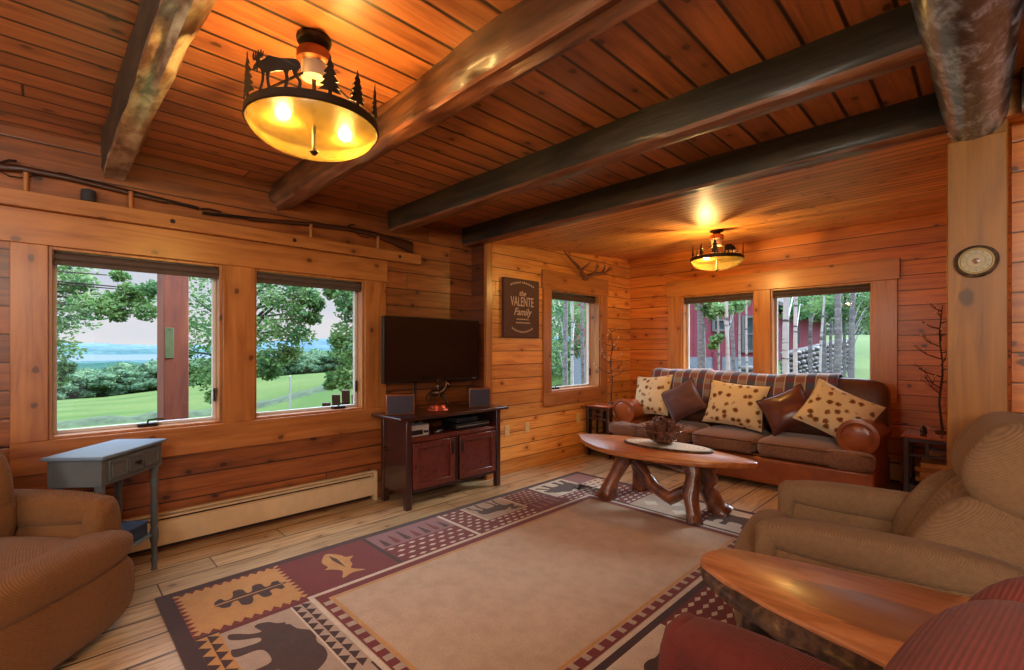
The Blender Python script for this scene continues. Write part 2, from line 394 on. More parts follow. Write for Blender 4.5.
# beams: hewn logs with darker faces and waney peeled lower edges
def beam(y0, y1, x0, x1, z0, mats, label, seed, n=44, wob=.012, wane=.045):
    b = MB(); rings = []; K = 14
    prof = [(-.5, .5), (-.49, .1), (-.46, -.2), (-.42, -.42), (-.34, -.5), (-.12, -.53), (.12, -.53), (.32, -.5), (.42, -.40), (.47, -.2), (.5, .1), (.5, .5)]
    w, h = (y1-y0), (ZC-z0); yc, zc = (y0+y1)/2, (ZC+z0)/2+.002
    for i in range(n+1):
        x = x0+(x1-x0)*i/n; ring = []
        for k, (a, c) in enumerate(prof):
            q = noise.noise(Vector((x*1.6+seed, k*.9, seed*3.1)))*wob+noise.noise(Vector((x*5+seed, k*1.7, seed)))*wob*.5
            dy = a*w + (q if abs(a) > .3 else q*.5)
            dz = c*h + (q if c < .2 else 0)
            ring.append(Vector((x, yc+dy, zc+dz)))
        rings.append(ring)
    m = len(prof)
    vs = [p for r in rings for p in r]; fs = []; ms = []
    for i in range(n):
        for j in range(m):
            k = (j+1) % m
            b.add([], [])
            fs.append((i*m+j, i*m+k, (i+1)*m+k, (i+1)*m+j)); ms.append(1 if 3 <= j <= 8 else 0)
    base = len(b.v)
    for p in vs: b.v.append(p)
    for f, mm in zip(fs, ms): b.f.append([base+q for q in f]); b.m.append(mm)
    b.f.append([base+q for q in range(m)][::-1]); b.m.append(0)
    b.f.append([base+n*m+q for q in range(m)]); b.m.append(0)
    o = b.build('ceiling_beam', mats, smooth=50)
    o.data.update()
    return tag(o, label, 'beam', 'rough hewn ceiling beams', 'structure')
beam(.245, .39, XL, 2.55, 2.50, [M['beam_dark'], M['beam_pale']], 'hewn beam with a pale peeled underside left of the big lamp', 1.3, wob=.025)
beam(1.27, 1.43, XL, -.10, 2.52, [M['beam_brown'], M['beam_wane']], 'warm brown hewn beam just right of the big lamp', 2.9, wob=.03)
beam(2.31, 2.47, XL, -.10, 2.515, [M['beam_dark'], M['beam_wane']], 'dark hewn beam third from the left', 5.1)
beam(3.21, 3.345, XL, -.10, 2.51, [M['beam_dark'], M['beam_wane']], 'dark hewn beam over the edge of the alcove', 8.7)
beam(2.31, 2.47, .11, 2.55, 2.515, [M['beam_dark'], M['beam_wane']], 'short dark beam end right of the grey log, nearer one', 12.1, 14)
beam(3.21, 3.345, .11, 2.55, 2.51, [M['beam_dark'], M['beam_wane']], 'short dark beam end right of the grey log, farther one', 15.2, 14)
# carrying log running over the photographer to the post
b = MB(); rings = []
for i in range(49):
    y = YJ+.02-(YJ+3.4)*i/48
    r0 = .118+.02*min(1, (YJ-y)/1.4); ring = []
    for k in range(22):
        t = 2*math.pi*k/22
        rr = r0*(1+.05*noise.noise(Vector((math.cos(t)*1.2, math.sin(t)*1.2, y*1.1)))+.04*noise.noise(Vector((math.cos(t)*4, math.sin(t)*4, y*5))))
        ring.append(Vector((-.045+math.cos(t)*rr, y, 2.575+math.sin(t)*rr)))
    rings.append(ring)
b.loft(rings)
tag(b.build('carrying_log', M['log_grey'], smooth=60), 'big grey peeled log running overhead onto the square post', 'log', kind='structure')
b = MB(); b.box(-.152, .07, YJ, YJ+.2, 0, 2.47)
b.box(-.14, .07, YJ+.02, YJ+.2, 2.47, 2.6)
tag(b.build('support_post', M['post'], bevel=.006), 'square pine post carrying the grey log', 'post', kind='structure')

# ------------------------------------------------------------ windows
def plate_x(b, x, t, y0, y1, z0, z1, mi=None): b.box(x, x+t, y0, y1, z0, z1, mi)
def casing_left():
    p = thing('trim_2', 'pine casing boards around the pair of big left windows', 'window trim'); tag(p, kind='structure')
    x = XL
    b = MB(); b.box(x, x+.03, -.19, 2.295, 2.02, 2.222); b.build('header_board', M['casing'], p, bevel=.004)
    b = MB(); b.box(x, x+.026, -.15, 2.29, .645, .84); b.build('apron_board', M['casing'], p, bevel=.004)
    for (a, c) in ((-.15, .01), (.935, 1.152), (2.07, 2.284)):
        b = MB(); b.box(x, x+.024, a, c, .84, 2.02); b.build('upright_board', M['casing_v'], p, bevel=.004)
casing_left()
def casing_narrow():
    p = thing('trim_3', 'pine casing boards around the narrow alcove window', 'window trim'); tag(p, kind='structure')
    x = XA
    b = MB(); b.box(x, x+.03, 4.215, 5.59, 2.12, 2.345); b.build('header_board', M['casing'], p, bevel=.004)
    b = MB(); b.box(x, x+.026, 4.235, 5.575, .70, .86); b.build('apron_board', M['casing'], p, bevel=.004)
    for (a, c) in ((4.235, 4.38), (5.42, 5.575)):
        b = MB(); b.box(x, x+.024, a, c, .86, 2.12); b.build('upright_board', M['casing_v'], p, bevel=.004)
casing_narrow()
def casing_back():
    p = thing('trim_4', 'pine casing boards around the pair of windows behind the sofa', 'window trim'); tag(p, kind='structure')
    y = YB
    b = MB(); b.box(-3.17, -.63, y-.03, y, 2.105, 2.32); b.build('header_board', M['casing_b'], p, bevel=.004)
    b = MB(); b.box(-3.15, -.65, y-.026, y, .84, 1.02); b.build('apron_board', M['casing_b'], p, bevel=.004)
    for (a, c) in ((-3.15, -2.947), (-2.022, -1.838), (-.856, -.65)):
        b = MB(); b.box(a, c, y-.024, y, 1.02, 2.105); b.build('upright_board', M['casing_bv'], p, bevel=.004)
casing_back()
def window(num, axis, p, u0, u1, z0, z1, depth, label, blind, blabel, crank_u=None, sashm='vinyl'):
    """p wall inner plane; glass set back by depth, outward is -x (axis x) or +y (axis y)"""
    w = thing('window_%d' % num, label, 'window'); tag(w, kind='structure')
    def bx(b, d0, d1, a, c, e, f):
        if axis == 'x': b.box(p-d1, p-d0, a, c, e, f)
        else: b.box(a, c, p+d0, p+d1, e, f)
    lm = M['casing_v'] if axis == 'x' else M['casing_bv']
    b = MB(); j = .018
    bx(b, .0, depth+.06, u0, u0+j, z0, z1); bx(b, 0, depth+.06, u1-j, u1, z0, z1); bx(b, 0, depth+.06, u0+j, u1-j, z1-j, z1); bx(b, 0, depth+.06, u0+j, u1-j, z0, z0+j)
    b.build('jamb_liner', lm, w, smooth=0, bevel=.002)
    a, c, e, f = u0+j, u1-j, z0+j, z1-j; s = .022
    b = MB()
    for q in ((a, a+s, e, f), (c-s, c, e, f), (a+s, c-s, e, e+s), (a+s, c-s, f-s, f)): bx(b, depth-.015, depth+.025, *q)
    b.build('sash_frame', M[sashm], w, bevel=.003)
    b = MB(); bx(b, depth, depth+.006, a+s-.004, c-s+.004, e+s-.004, f-s+.004); b.build('glass_pane', M['glass'], w, smooth=0)
    if crank_u is not None:
        b = MB()
        def P(d, u, z): return Vector((p-d, u, z)) if axis == 'x' else Vector((u, p+d, z))
        zc = e+.008
        bx(b, depth-.07, depth-.015, crank_u-.055, crank_u+.055, e, e+.022)
        b.tube([P(depth-.045, crank_u, e+.02), P(depth-.065, crank_u, e+.045), P(depth-.075, crank_u+.05, e+.05), P(depth-.075, crank_u+.085, e+.045)], .007, 6)
        b.build('crank_handle', M['steel'], w)
        b = MB(); bx(b, depth-.035, depth-.015, c-.02, c-.008, e+.14, e+.24); b.build('latch', M['steel'], w, bevel=.003)
    if blind:
        t = thing('roller_blind', blabel, 'blind', group='rolled up window blinds')
        b = MB(); r = .027
        mid = f-.035; dd = depth-.075
        if axis == 'x': b.tube([(p-dd, a+.004, mid), (p-dd, c-.004, mid)], r, 16)
        else: b.tube([(a+.004, p+dd, mid), (c-.004, p+dd, mid)], r, 16)
        b.build('rolled_cloth', M['blind'], t)
        b = MB(); bx(b, dd-.01, dd+.0, a+.002, c-.002, mid-.052, mid-.02); b.build('bottom_rail', M['blind'], t)
        b = MB(); bx(b, dd-.03, dd+.03, a, a+.006, mid-.03, mid+.035); b.build('bracket', M['steel'], t); b = MB(); bx(b, dd-.03, dd+.03, c-.006, c, mid-.03, mid+.035)
        b.build('bracket', M['steel'], t)
    return w
window(1, 'x', XL, *W1, .115, 'leftmost big window showing the valley and the red porch post', True, 'dark rolled blind at the top of the leftmost big window', .5)
window(2, 'x', XL, *W2, .115, 'big window beside the television showing maple leaves and meadow', True, 'dark rolled blind at the top of the window nearest the television', 1.86)
window(3, 'x', XA, *W3, .17, 'narrow alcove window showing birch trunks', True, 'dark rolled blind at the top of the narrow alcove window', 4.62)
window(4, 'y', YB, *W4, .12, 'left window behind the sofa showing the red barn', True, 'dark rolled blind in the left window behind the sofa')
window(5, 'y', YB, *W5, .12, 'right window behind the sofa showing birches and grass slope', True, 'dark rolled blind in the right window behind the sofa')

# baseboard heaters
def heater(axis, u0, u1, label):
    t = thing('baseboard_heater', label, 'heater')
    def bx(b, d0, d1, z0, z1, a=u0, c=u1):
        if axis == 'x': b.box(XL+d0, XL+d1, a, c, z0, z1)
        else: b.box(a, c, YB-d1, YB-d0, z0, z1)
    b = MB(); bx(b, .0, .012, .03, .27); bx(b, .0, .05, .258, .27); b.build('back_panel', M['heater'], t, bevel=.002)
    b = MB(); bx(b, .052, .066, .055, .215); bx(b, .045, .06, .215, .222); b.build('front_cover', M['heater'], t, bevel=.003)
    b = MB(); bx(b, .045, .062, .236, .25); b.build('damper_strip', M['heater'], t, bevel=.002)
    b = MB(); bx(b, .012, .046, .03, .235, u0+.03, u1-.03); b.build('dark_fins', M['slot'], t)
    b = MB(); bx(b, 0, .068, .0, .272, u0-.03, u0); b.build('end_cap', M['heater'], t, bevel=.003); b = MB(); bx(b, 0, .068, .0, .272, u1, u1+.03); b.build('end_cap', M['heater'], t, bevel=.003)
heater('x', -2.9, 2.14, 'long beige baseboard heater under the big left windows')
heater('y', -3.3, -.60, 'baseboard heater on the back wall behind the sofa')

# rail with pegs over the left windows
t = thing('peg_rail', 'long pine rail with wooden pegs above the left windows', 'rail')
b = MB(); b.box(XL+.001, XL+.075, -1.2, 2.64, 2.224, 2.318)
b.build('rail_board', M['casing'], t, bevel=.004)
for y in (-.083, .398, 1.571, 2.184):
    b = MB(); b.tube([(XL+.05, y, 2.312), (XL+.05, y, 2.43)], .0135, 12); b.build('peg', M['casing_v'], t)
for y in (.62, 1.43, 2.40):
    b = MB(); b.tube([(XL+.074, y, 2.272), (XL+.0765, y, 2.272)], .016, 12); b.build('screw_plug', M['slot'], t)
M['gun_metal'] = plain('blued_steel', rgb(46, 40, 40), .35, .7); M['gun_wood'] = plain('dark_walnut_stock', rgb(64, 34, 24), .35, coat=.4)
def gun(pts_barrel, stock, label, wood_first):
    t = thing('antique_rifle', label, 'rifle')
    b = MB(); b.tube(pts_barrel, .011, 10); b.build('barrel', M['gun_metal'], t)
    b = MB()
    rings = []
    for (y, z, h, w) in stock:
        rings.append([Vector((XL+.035+w*math.cos(a), y, z+h*math.sin(a))) for a in [2*math.pi*k/12 for k in range(12)]])
    b.loft(rings); b.build('stock', M['gun_wood'], t)
    return t
g1 = gun([(XL+.035, .05, 2.462), (XL+.035, .78, 2.402)], [(-.75, 2.30, .055, .018), (-.5, 2.37, .045, .018), (-.28, 2.43, .028, .016), (-.1, 2.452, .02, .016), (.1, 2.448, .019, .015), (.45, 2.418, .016, .014), (.6, 2.405, .01, .01)],
   'dark long rifle resting on the two left pegs', True)
b = MB(); b.tube([(XL+.035, -.2, 2.42), (XL+.035, -.15, 2.395), (XL+.035, -.08, 2.40), (XL+.035, -.05, 2.43)], .004, 6); b.build('trigger_guard', M['gun_metal'], g1)
b = MB(); b.tube([(XL+.04, -.19, 2.455), (XL+.045, -.15, 2.485), (XL+.045, -.12, 2.488)], .007, 6); b.build('hammer', M['gun_metal'], g1)
g2 = gun([(XL+.035, .80, 2.375), (XL+.035, 2.0, 2.462)], [(1.1, 2.388, .012, .012), (1.5, 2.43, .018, .014), (1.9, 2.455, .022, .016), (2.1, 2.452, .026, .016), (2.3, 2.428, .032, .018), (2.48, 2.40, .052, .02), (2.56, 2.39, .058, .02)],
   'dark long rifle resting on the two right pegs', False)
b = MB(); b.tube([(XL+.035, 1.98, 2.43), (XL+.035, 2.03, 2.405), (XL+.035, 2.1, 2.41), (XL+.035, 2.13, 2.435)], .004, 6); b.build('trigger_guard', M['gun_metal'], g2)
b = MB(); b.tube([(XL+.04, 1.9, 2.475), (XL+.045, 1.93, 2.497), (XL+.045, 1.96, 2.497)], .007, 6); b.build('hammer', M['gun_metal'], g2)
b = MB(); b.tube([(XL+.035, .92, 2.405), (XL+.035, .84, 2.412), (XL+.035, .79, 2.40)], .006, 6); b.build('front_sight', M['gun_metal'], g2)
t = thing('round_gadget', 'small dark grey round canister on the rail above the left window', 'gadget', (XL+.045, .19, 2.319))
M['gadget'] = plain('charcoal_mesh', rgb(52, 50, 56), .8, bump=.3, scale=200)
b = MB(); b.lathe([(.03, 0), (.037, .006), (.038, .05), (.034, .07), (.02, .076)], 24); b.build('body', M['gadget'], t)
b = MB(); b.lathe([(.016, .076), (.016, .079), (.012, .080)], 16); b.build('top_button', M['black'], t)

# cover plates on alcove wall
for y, z, lab in ((3.64, .48, 'almond cover plate low on the alcove wall nearest the television stand'), (3.965, .48, 'almond cover plate low on the alcove wall, middle of the row of three'), (4.93, .49, 'almond cover plate low on the alcove wall beside the end table')):
    t = thing('outlet_plate', lab, 'outlet', (XA, y, z), group='cover plates on the alcove wall')
    b = MB(); b.box(.0, .006, -.037, .037, -.06, .06); b.build('cover', M['plate'], t, bevel=.003)
    for dz in (-.025, .025):
        b = MB(); b.box(.006, .009, -.017, .017, dz-.015, dz+.015); b.build('socket', M['plate'], t, bevel=.004)
_rgb = rgb   # OUTDOOR_RGB: the world outside is lit by the full sky, colours given as seen in overcast daylight
def rgb(r, g, b): return tuple(x*.33 for x in _rgb(r, g, b)[:3])+(1,)

# ------------------------------------------------------------ outdoors
def gz(x, y):
    h = -.55
    if x < -4.3: h -= .0625*min(-4.3-x, 106)*(1 if y < 8 or x < -40 else max(0, 1-(y-8)/14))
    if x < -112: h -= .10*(-112-x) if x > -420 else 31
    if y > 6.6:
        k = y-6.6
        h += .10*min(k, 22)+.035*max(0, k-22) if k < 60 else 2.2+1.33
    return h
def grass_mat():
    m = NT('meadow_grass'); v = m.coord('W'); n1 = m.noise(v, .09, 4); n2 = m.noise(v, 2.5, 5, .7); n3 = m.noise(v, 14, 3)
    c = m.mix(m.step(n1, .35, .65), rgb(96, 130, 56), rgb(132, 152, 78))
    c = m.mix(m.math('MULTIPLY', m.step(n2, .4, .7), .5), c, rgb(80, 116, 50))
    c = m.mix(m.math('MULTIPLY', n3, .3), c, rgb(92, 132, 78))
    return m.pbr(c, .9, spec=.1)
M['grass'] = grass_mat()
b = MB(); xs = [-1400, -1000, -700, -420, -300, -200, -150, -120, -100, -80, -60, -45, -35, -28, -22, -17, -13, -10, -8, -6.5, -5.2, -4.3, -2, 0, 3, 6, 12]
ys = [-400, -150, -60, -20, -8, -3, 0, 3, 5, 6.6, 8, 10, 12, 14, 17, 20, 24, 28, 35, 45, 60, 100, 200, 400, 800]
vs = [(x, y, gz(x, y)+(.1*noise.noise(Vector((x*.1, y*.1, 0))) if x < -8 or y > 9 else 0)) for x in xs for y in ys]
fs = [(i*len(ys)+j, (i+1)*len(ys)+j, (i+1)*len(ys)+j+1, i*len(ys)+j+1) for i in range(len(xs)-1) for j in range(len(ys)-1)]
b.add(vs, fs); struct(b.build('ground', M['grass'], smooth=80), 'green meadow sloping down to the valley')

def haze_mat(name, a, b_, scale=.02):
    m = NT(name); v = m.coord('W'); n = m.noise(v, scale, 6, .7)
    return m.pbr(m.mix(m.step(n, .35, .65), a, b_), 1, spec=0)
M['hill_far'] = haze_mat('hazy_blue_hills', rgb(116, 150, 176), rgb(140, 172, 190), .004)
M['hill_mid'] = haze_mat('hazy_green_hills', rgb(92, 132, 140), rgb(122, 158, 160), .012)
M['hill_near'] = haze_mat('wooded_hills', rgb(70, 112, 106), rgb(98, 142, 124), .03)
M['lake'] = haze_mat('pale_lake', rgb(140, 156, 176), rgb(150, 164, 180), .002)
def ridge(name, dist, zb, tops, mat, label, a0=60, a1=175, amp=1.0, seed=0, thick=.35):
    """a ridge as a real swell of land around the viewer; tops: (deg, height) profile"""
    b = MB(); rings = []; N = 160
    for i in range(N+1):
        a = a0+(a1-a0)*i/N
        h = tops[0][1]
        for (p, q), (p2, q2) in zip(tops, tops[1:]):
            if p <= a <= p2: f = (a-p)/(p2-p); f = f*f*(3-2*f); h = q+(q2-q)*f
        if a > tops[-1][0]: h = tops[-1][1]
        h += amp*(noise.noise(Vector((a*.5, seed, 0)))*1.0+noise.noise(Vector((a*3.1, seed, 3)))*.3)
        ring = []
        for k, (dd, hh) in enumerate(((-.5, 0), (-.3, .45), (-.12, .85), (0, 1), (.15, .85), (.5, 0))):
            r = dist*(1+dd*thick); ring.append(Vector((math.cos(R(a))*r, math.sin(R(a))*r, zb+(h-zb)*hh)))
        rings.append(ring)
    b.loft(rings, closed=False, caps=False)
    return struct(b.build(name, mat, smooth=80), label)

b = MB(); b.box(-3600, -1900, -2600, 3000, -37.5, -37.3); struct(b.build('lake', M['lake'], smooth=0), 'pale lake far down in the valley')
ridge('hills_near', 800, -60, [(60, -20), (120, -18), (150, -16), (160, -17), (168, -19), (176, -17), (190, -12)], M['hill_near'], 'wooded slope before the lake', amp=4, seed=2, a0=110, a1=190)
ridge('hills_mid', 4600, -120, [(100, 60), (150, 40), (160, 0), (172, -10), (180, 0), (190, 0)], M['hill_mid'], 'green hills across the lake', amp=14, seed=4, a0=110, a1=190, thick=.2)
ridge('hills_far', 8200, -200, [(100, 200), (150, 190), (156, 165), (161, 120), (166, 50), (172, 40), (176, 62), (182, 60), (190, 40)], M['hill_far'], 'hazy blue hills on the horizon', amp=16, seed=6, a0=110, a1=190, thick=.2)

def leaf_mat(name, c1, c2, c3):
    m = NT(name); v = m.coord('W'); n1 = m.noise(v, 1.3, 2); n2 = m.white(m.xyz(*[m.math('FLOOR', m.math('MULTIPLY', q, 9)) for q in m.sep(v)]), '3D')
    c = m.mix(n2, c1, c2); c = m.mix(m.step(n1, .4, .65), c, c3)
    p = m.new('ShaderNodeBsdfPrincipled'); m.l.new(c, p.inputs['Base Color']); p.inputs['Roughness'].default_value = .6; p.inputs['Specular IOR Level'].default_value = .25
    t = m.new('ShaderNodeBsdfTranslucent'); m.l.new(c, t.inputs[0]); mx = m.new('ShaderNodeMixShader'); mx.inputs[0].default_value = .4
    m.l.new(p.outputs[0], mx.inputs[1]); m.l.new(t.outputs[0], mx.inputs[2]); m.l.new(mx.outputs[0], m.out.inputs[0]); return m.mat
M['leaf'] = leaf_mat('maple_leaves', rgb(140, 206, 116), rgb(204, 244, 150), rgb(108, 172, 106))
M['leaf_b'] = leaf_mat('birch_leaves', rgb(140, 208, 128), rgb(190, 236, 150), rgb(104, 172, 116))
M['leaf_far'] = leaf_mat('wood_edge_leaves', rgb(136, 190, 136), rgb(174, 216, 156), rgb(116, 168, 130))
M['trunk'] = bark_wood('maple_bark', rgb(120, 104, 92), rgb(86, 72, 62), rgb(54, 44, 40), .9, 0, 2)
def leaves(b, c, r, n, size, rng, flat=.75):
    c = Vector(c)
    for _ in range(n):
        while True:
            p = Vector((rng.uniform(-1, 1), rng.uniform(-1, 1), rng.uniform(-1, 1)))
            if p.length <= 1: break
        p = p*(.45+.55*rng.random())if rng.random() < .5 else p.normalized()*rng.uniform(.6, 1.1)
        q = c+Vector((p.x*r, p.y*r, p.z*r*flat)); s = size*rng.uniform(.6, 1.3)
        a = Vector((rng.gauss(0, 1), rng.gauss(0, 1), rng.gauss(0, .6))).normalized(); d = a.cross(Vector((rng.gauss(0, 1), rng.gauss(0, 1), rng.gauss(0, 1)))).normalized()
        b.add([q-a*s, q-d*s*.55+a*s*.1, q+a*s, q+d*s*.55+a*s*.1], [(0, 1, 2, 3)])
def tree(name, label, base, height, r0, clumps, lm, tm, leafs, size, group=None, seed=1, lean=(0, 0), cat='tree'):
    """clumps: list of (Vector centre, radius); branches grow from trunk to each clump"""
    rng = random.Random(seed); base = Vector(base)
    t = thing(name, label, cat, base, 0, group)
    top = Vector((lean[0], lean[1], height)); b = MB()
    pts = [top*(i/8)+Vector((.05*height*.1*math.sin(i*1.3+seed), .05*height*.1*math.cos(i*1.7+seed), 0)) for i in range(9)]
    b.tube(pts, [r0*(1-.75*i/8)*(1.25 if i == 0 else 1) for i in range(9)], 10, .15)
    b.build('trunk', tm, t)
    b = MB(); bb = MB(); nb = 0
    for c, r in clumps:
        c = Vector(c)-base
        h = max(.2, min(.92, (c.z-r*.6)/height*.8)); k = min(7, int(h*8)); s0 = pts[k].lerp(pts[k+1], h*8-k)
        mid = s0.lerp(c, .5)+Vector((0, 0, .12*(c-s0).length))
        bb.tube([s0, mid, c], [r0*.22, r0*.13, r0*.05], 6); nb += 1
        leaves(b, c, r, leafs, size, rng)
    if nb: bb.build('branches', tm, t)
    b.build('foliage', lm, t, smooth=0)
    return t
def clump_px(lst): return [(at(px, py, t_), r) for px, py, t_, r in lst]
T = 12.0
tree('maple_tree', 'leafy maple whose boughs frame the left edge of the leftmost window', (-18.5, -3.2, gz(-18, -3)), 9.0, .24,
     clump_px([(62, 292, 12, .62), (75, 318, 12.3, .55), (50, 330, 11.8, .6), (62, 352, 12, .45), (80, 284, 12, .38), (84, 305, 11.5, .45), (104, 308, 11.5, .42), (112, 300, 11.8, .3), (126, 302, 12, .38), (130, 290, 12, .26),
               (140, 298, 12.3, .36), (148, 312, 12, .32), (40, 300, 12, .8), (30, 270, 12, 1), (70, 268, 12.4, .5), (66, 368, 12, .22), (152, 290, 12, .3), (118, 314, 12, .25), (60, 380, 12, .2), (120, 276, 12, .22)]),
     M['leaf'], M['trunk'], 330, .058, 'maples on the lawn', 3)
tree('maple_tree', 'big leafy maple filling the view between the two big windows', (-15.2, 3.9, gz(-15, 4)), 8.0, .26,
     clump_px([(196, 300, 12, .8), (205, 340, 12, .75), (196, 370, 12.5, .5), (212, 380, 12, .45), (188, 325, 12.6, .5), (200, 268, 12, .7), (230, 300, 12, 1.2), (230, 350, 12, 1.1), (262, 290, 12, .6), (262, 330, 12, .65), (264, 362, 12, .5), (282, 300, 11.6, .5), (284, 330, 11.6, .5),
               (280, 356, 11.8, .42), (298, 312, 11.6, .42), (300, 335, 11.6, .38), (300, 290, 11.8, .42), (310, 300, 11.8, .3), (290, 276, 12, .45), (270, 372, 12, .3), (312, 318, 12, .26), (274, 272, 12, .4), (180, 350, 12, .3), (316, 304, 12, .24), (292, 352, 12, .3), (216, 396, 12, .25)]),
     M['leaf'], M['trunk'], 330, .058, 'maples on the lawn', 5)
tree('maple_tree', 'leafy maple at the right side of the window beside the television', (-10.8, 6.2, gz(-10, 6)), 6.5, .18,
     clump_px([(352, 330, 10, .42), (345, 352, 10, .38), (356, 365, 10, .4), (338, 378, 10, .26), (350, 382, 10, .28), (348, 300, 10, .36), (356, 290, 10, .4), (340, 284, 10, .26), (352, 310, 9.8, .34), (330, 385, 10, .14), (338, 340, 10, .22), (366, 340, 10, .6), (366, 300, 10, .6), (332, 292, 10.2, .2), (326, 280, 10.2, .18)]),
     M['leaf'], M['trunk'], 330, .05, 'maples on the lawn', 8)
# wood edge beyond the meadow, each tree its own
rng = random.Random(11); protos = []
def far_tree(seed):
    r = random.Random(seed); t = thing('woodland_tree', 'dark green tree in the wood edge beyond the meadow', 'tree', (0, 0, 0), 0, 'trees along the far wood edge')
    b = MB(); b.tube([(0, 0, 0), (.1, 0, 1.5), (0, .1, 3)], [.2, .16, .1], 6); b.build('trunk', M['trunk'], t)
    b = MB()
    for _ in range(16):
        c = Vector((r.uniform(-1.7, 1.7), r.uniform(-1.7, 1.7), r.uniform(.8, 4.0))); rr = r.uniform(.5, .85)
        b.soft(c, (rr, rr, rr*.85), 2, 5, fn=lambda x, y, z, c=c: Vector((x, y, z))*(1+.22*noise.noise(Vector((x, y, z))*2.3+c)))
        leaves(b, c, rr*1.45, 170, .2, r)
    b.build('foliage', M['leaf_far'], t, smooth=80); return t
protos = [far_tree(100+i) for i in range(4)]
pos = []
for a in range(46):
    ang = 181.5-a*.66+rng.uniform(-.25, .25)
    for row in range(2):
        d = 104+row*9+rng.uniform(-2.5, 2.5); pos.append((math.cos(R(ang))*d, math.sin(R(ang))*d, row))
for i, (x, y, row) in enumerate(pos):
    o = protos[i] if i < 4 else copy_tree(protos[rng.randrange(4)])
    sc = rng.uniform(.8, 1.25)*(1.0+.12*row); o.scale = (sc*1.25, sc*1.25, sc*.95); o.location = (x, y, gz(x, y)-.6); o.rotation_euler.z = rng.uniform(0, 6)
# rough grass rows across the meadow
M['row'] = plain('long_rough_grass', rgb(70, 96, 52), .9, var=.4, scale=3)
for name, lab, (x0, w, h) in (('hay_row', 'nearer dark row of rough grass across the meadow', (-17.5, .6, .26)), ('hay_row', 'farther dark row of rough grass across the meadow', (-29, .9, .34))):
    b = MB(); rings = []
    for i in range(81):
        y = -8+26*i/80; x = x0+1.2*math.sin(y*.12); z = gz(x, y)
        q = .6+.6*abs(noise.noise(Vector((x, y*.9, 1))))
        rings.append([Vector((x-w, y, z-.03)), Vector((x-w*.4, y, z+h*q)), Vector((x+w*.4, y, z+h*q*.9)), Vector((x+w, y, z-.03))])
    b.loft(rings, closed=False, caps=False); tag(b.build(name, M['row'], smooth=80), lab, 'grass', kind='stuff')
# porch post, thermometer, white pole, garden chair
M['porch'] = bark_wood('red_brown_porch_post', rgb(206, 112, 66), rgb(176, 84, 50), rgb(120, 54, 38), .7, 0, .9, (5, 5, 1), (.3, .5, .7))
p = at(173, 348, 4.45); th = math.atan2(-p.y, -p.x)
t = thing('porch_post', 'thick red brown porch post outside the leftmost window', 'post', (p.x, p.y, gz(p.x, p.y)-.15), .12)
b = MB(); b.box(-.10, .10, -.10, .10, 0, 3.6); b.build('shaft', M['porch'], t, bevel=.008)
b = MB(); b.box(-.13, .13, -.13, .13, 0, .12); b.build('foot_block', M['porch'], t, bevel=.01)
M['tag_green'] = plain('faded_green_card', rgb(128, 150, 96), .6)
q = at(167, 343, 4.3)
t = thing('notice_card', 'faded green card fixed to the red porch post', 'card', (p.x+.108, p.y-.045, q.z), .12)
b = MB(); b.box(0, .008, -.035, .035, -.14, .14); b.build('card', M['tag_green'], t, bevel=.003)
b = MB(); b.tube([(.006, 0, .128), (.012, 0, .128)], .005, 8); b.build('nail', M['steel'], t)
M['white'] = plain('white_paint', rgb(226, 228, 226), .6, var=.04)
q = at(290, 407, 9.0)
t = thing('marker_pole', 'thin white pole standing in the meadow', 'pole', (q.x, q.y, gz(q.x, q.y)))
hh = at(287, 377, 9).z-gz(q.x, q.y)
b = MB(); b.tube([(0, 0, -.1), (0, 0, hh)], [.022, .018], 8); b.lathe([(.02, hh), (.024, hh+.01), (.01, hh+.03)], 8); b.build('pole', M['white'], t)
b = MB(); b.lathe([(.07, -.02), (.07, .03), (.03, .05)], 10); b.build('pole_base', M['white'], t)
M['grey_wood'] = plain('weathered_grey_boards', rgb(122, 100, 84), .8, bump=.3)
q = at(349, 412, 5.5)
M['deck'] = plain('weathered_deck_boards', rgb(130, 112, 96), .85, bump=.2)
b = MB(); b.box(-6.0, -4.25, -3, 3.6, -.28, -.10); struct(b.build('porch_floor', M['deck'], bevel=.01), 'weathered porch deck outside the left windows')
t = thing('garden_chair', 'weathered slatted garden chair outside the window nearest the television', 'chair', (q.x, q.y, -.10), R(150))
for k in range(5):
    y = -.2+.1*k; hh = 1.0+.10-.05*abs(k-2)**1.5
    b = MB(); Mx = Matrix.Rotation(R(-18), 4, 'Y'); b.box(-.01, .01, y-.042, y+.042, .3, hh, M=Matrix.Translation((-.1, 0, 0)) @ Mx); b.build('back_slat', M['grey_wood'], t)
b = MB(); b.box(-.15, .4, -.25, .25, .34, .36); b.build('seat', M['grey_wood'], t)
for y in (-.3, .24):
    b = MB(); b.box(-.25, .45, y, y+.1, .58, .6); b.build('armrest', M['grey_wood'], t)
    b = MB(); b.box(.34, .40, y+.02, y+.07, 0, .58); b.build('leg', M['grey_wood'], t)
    b = MB(); b.box(-.3, -.24, y+.02, y+.07, 0, .58); b.build('leg', M['grey_wood'], t)

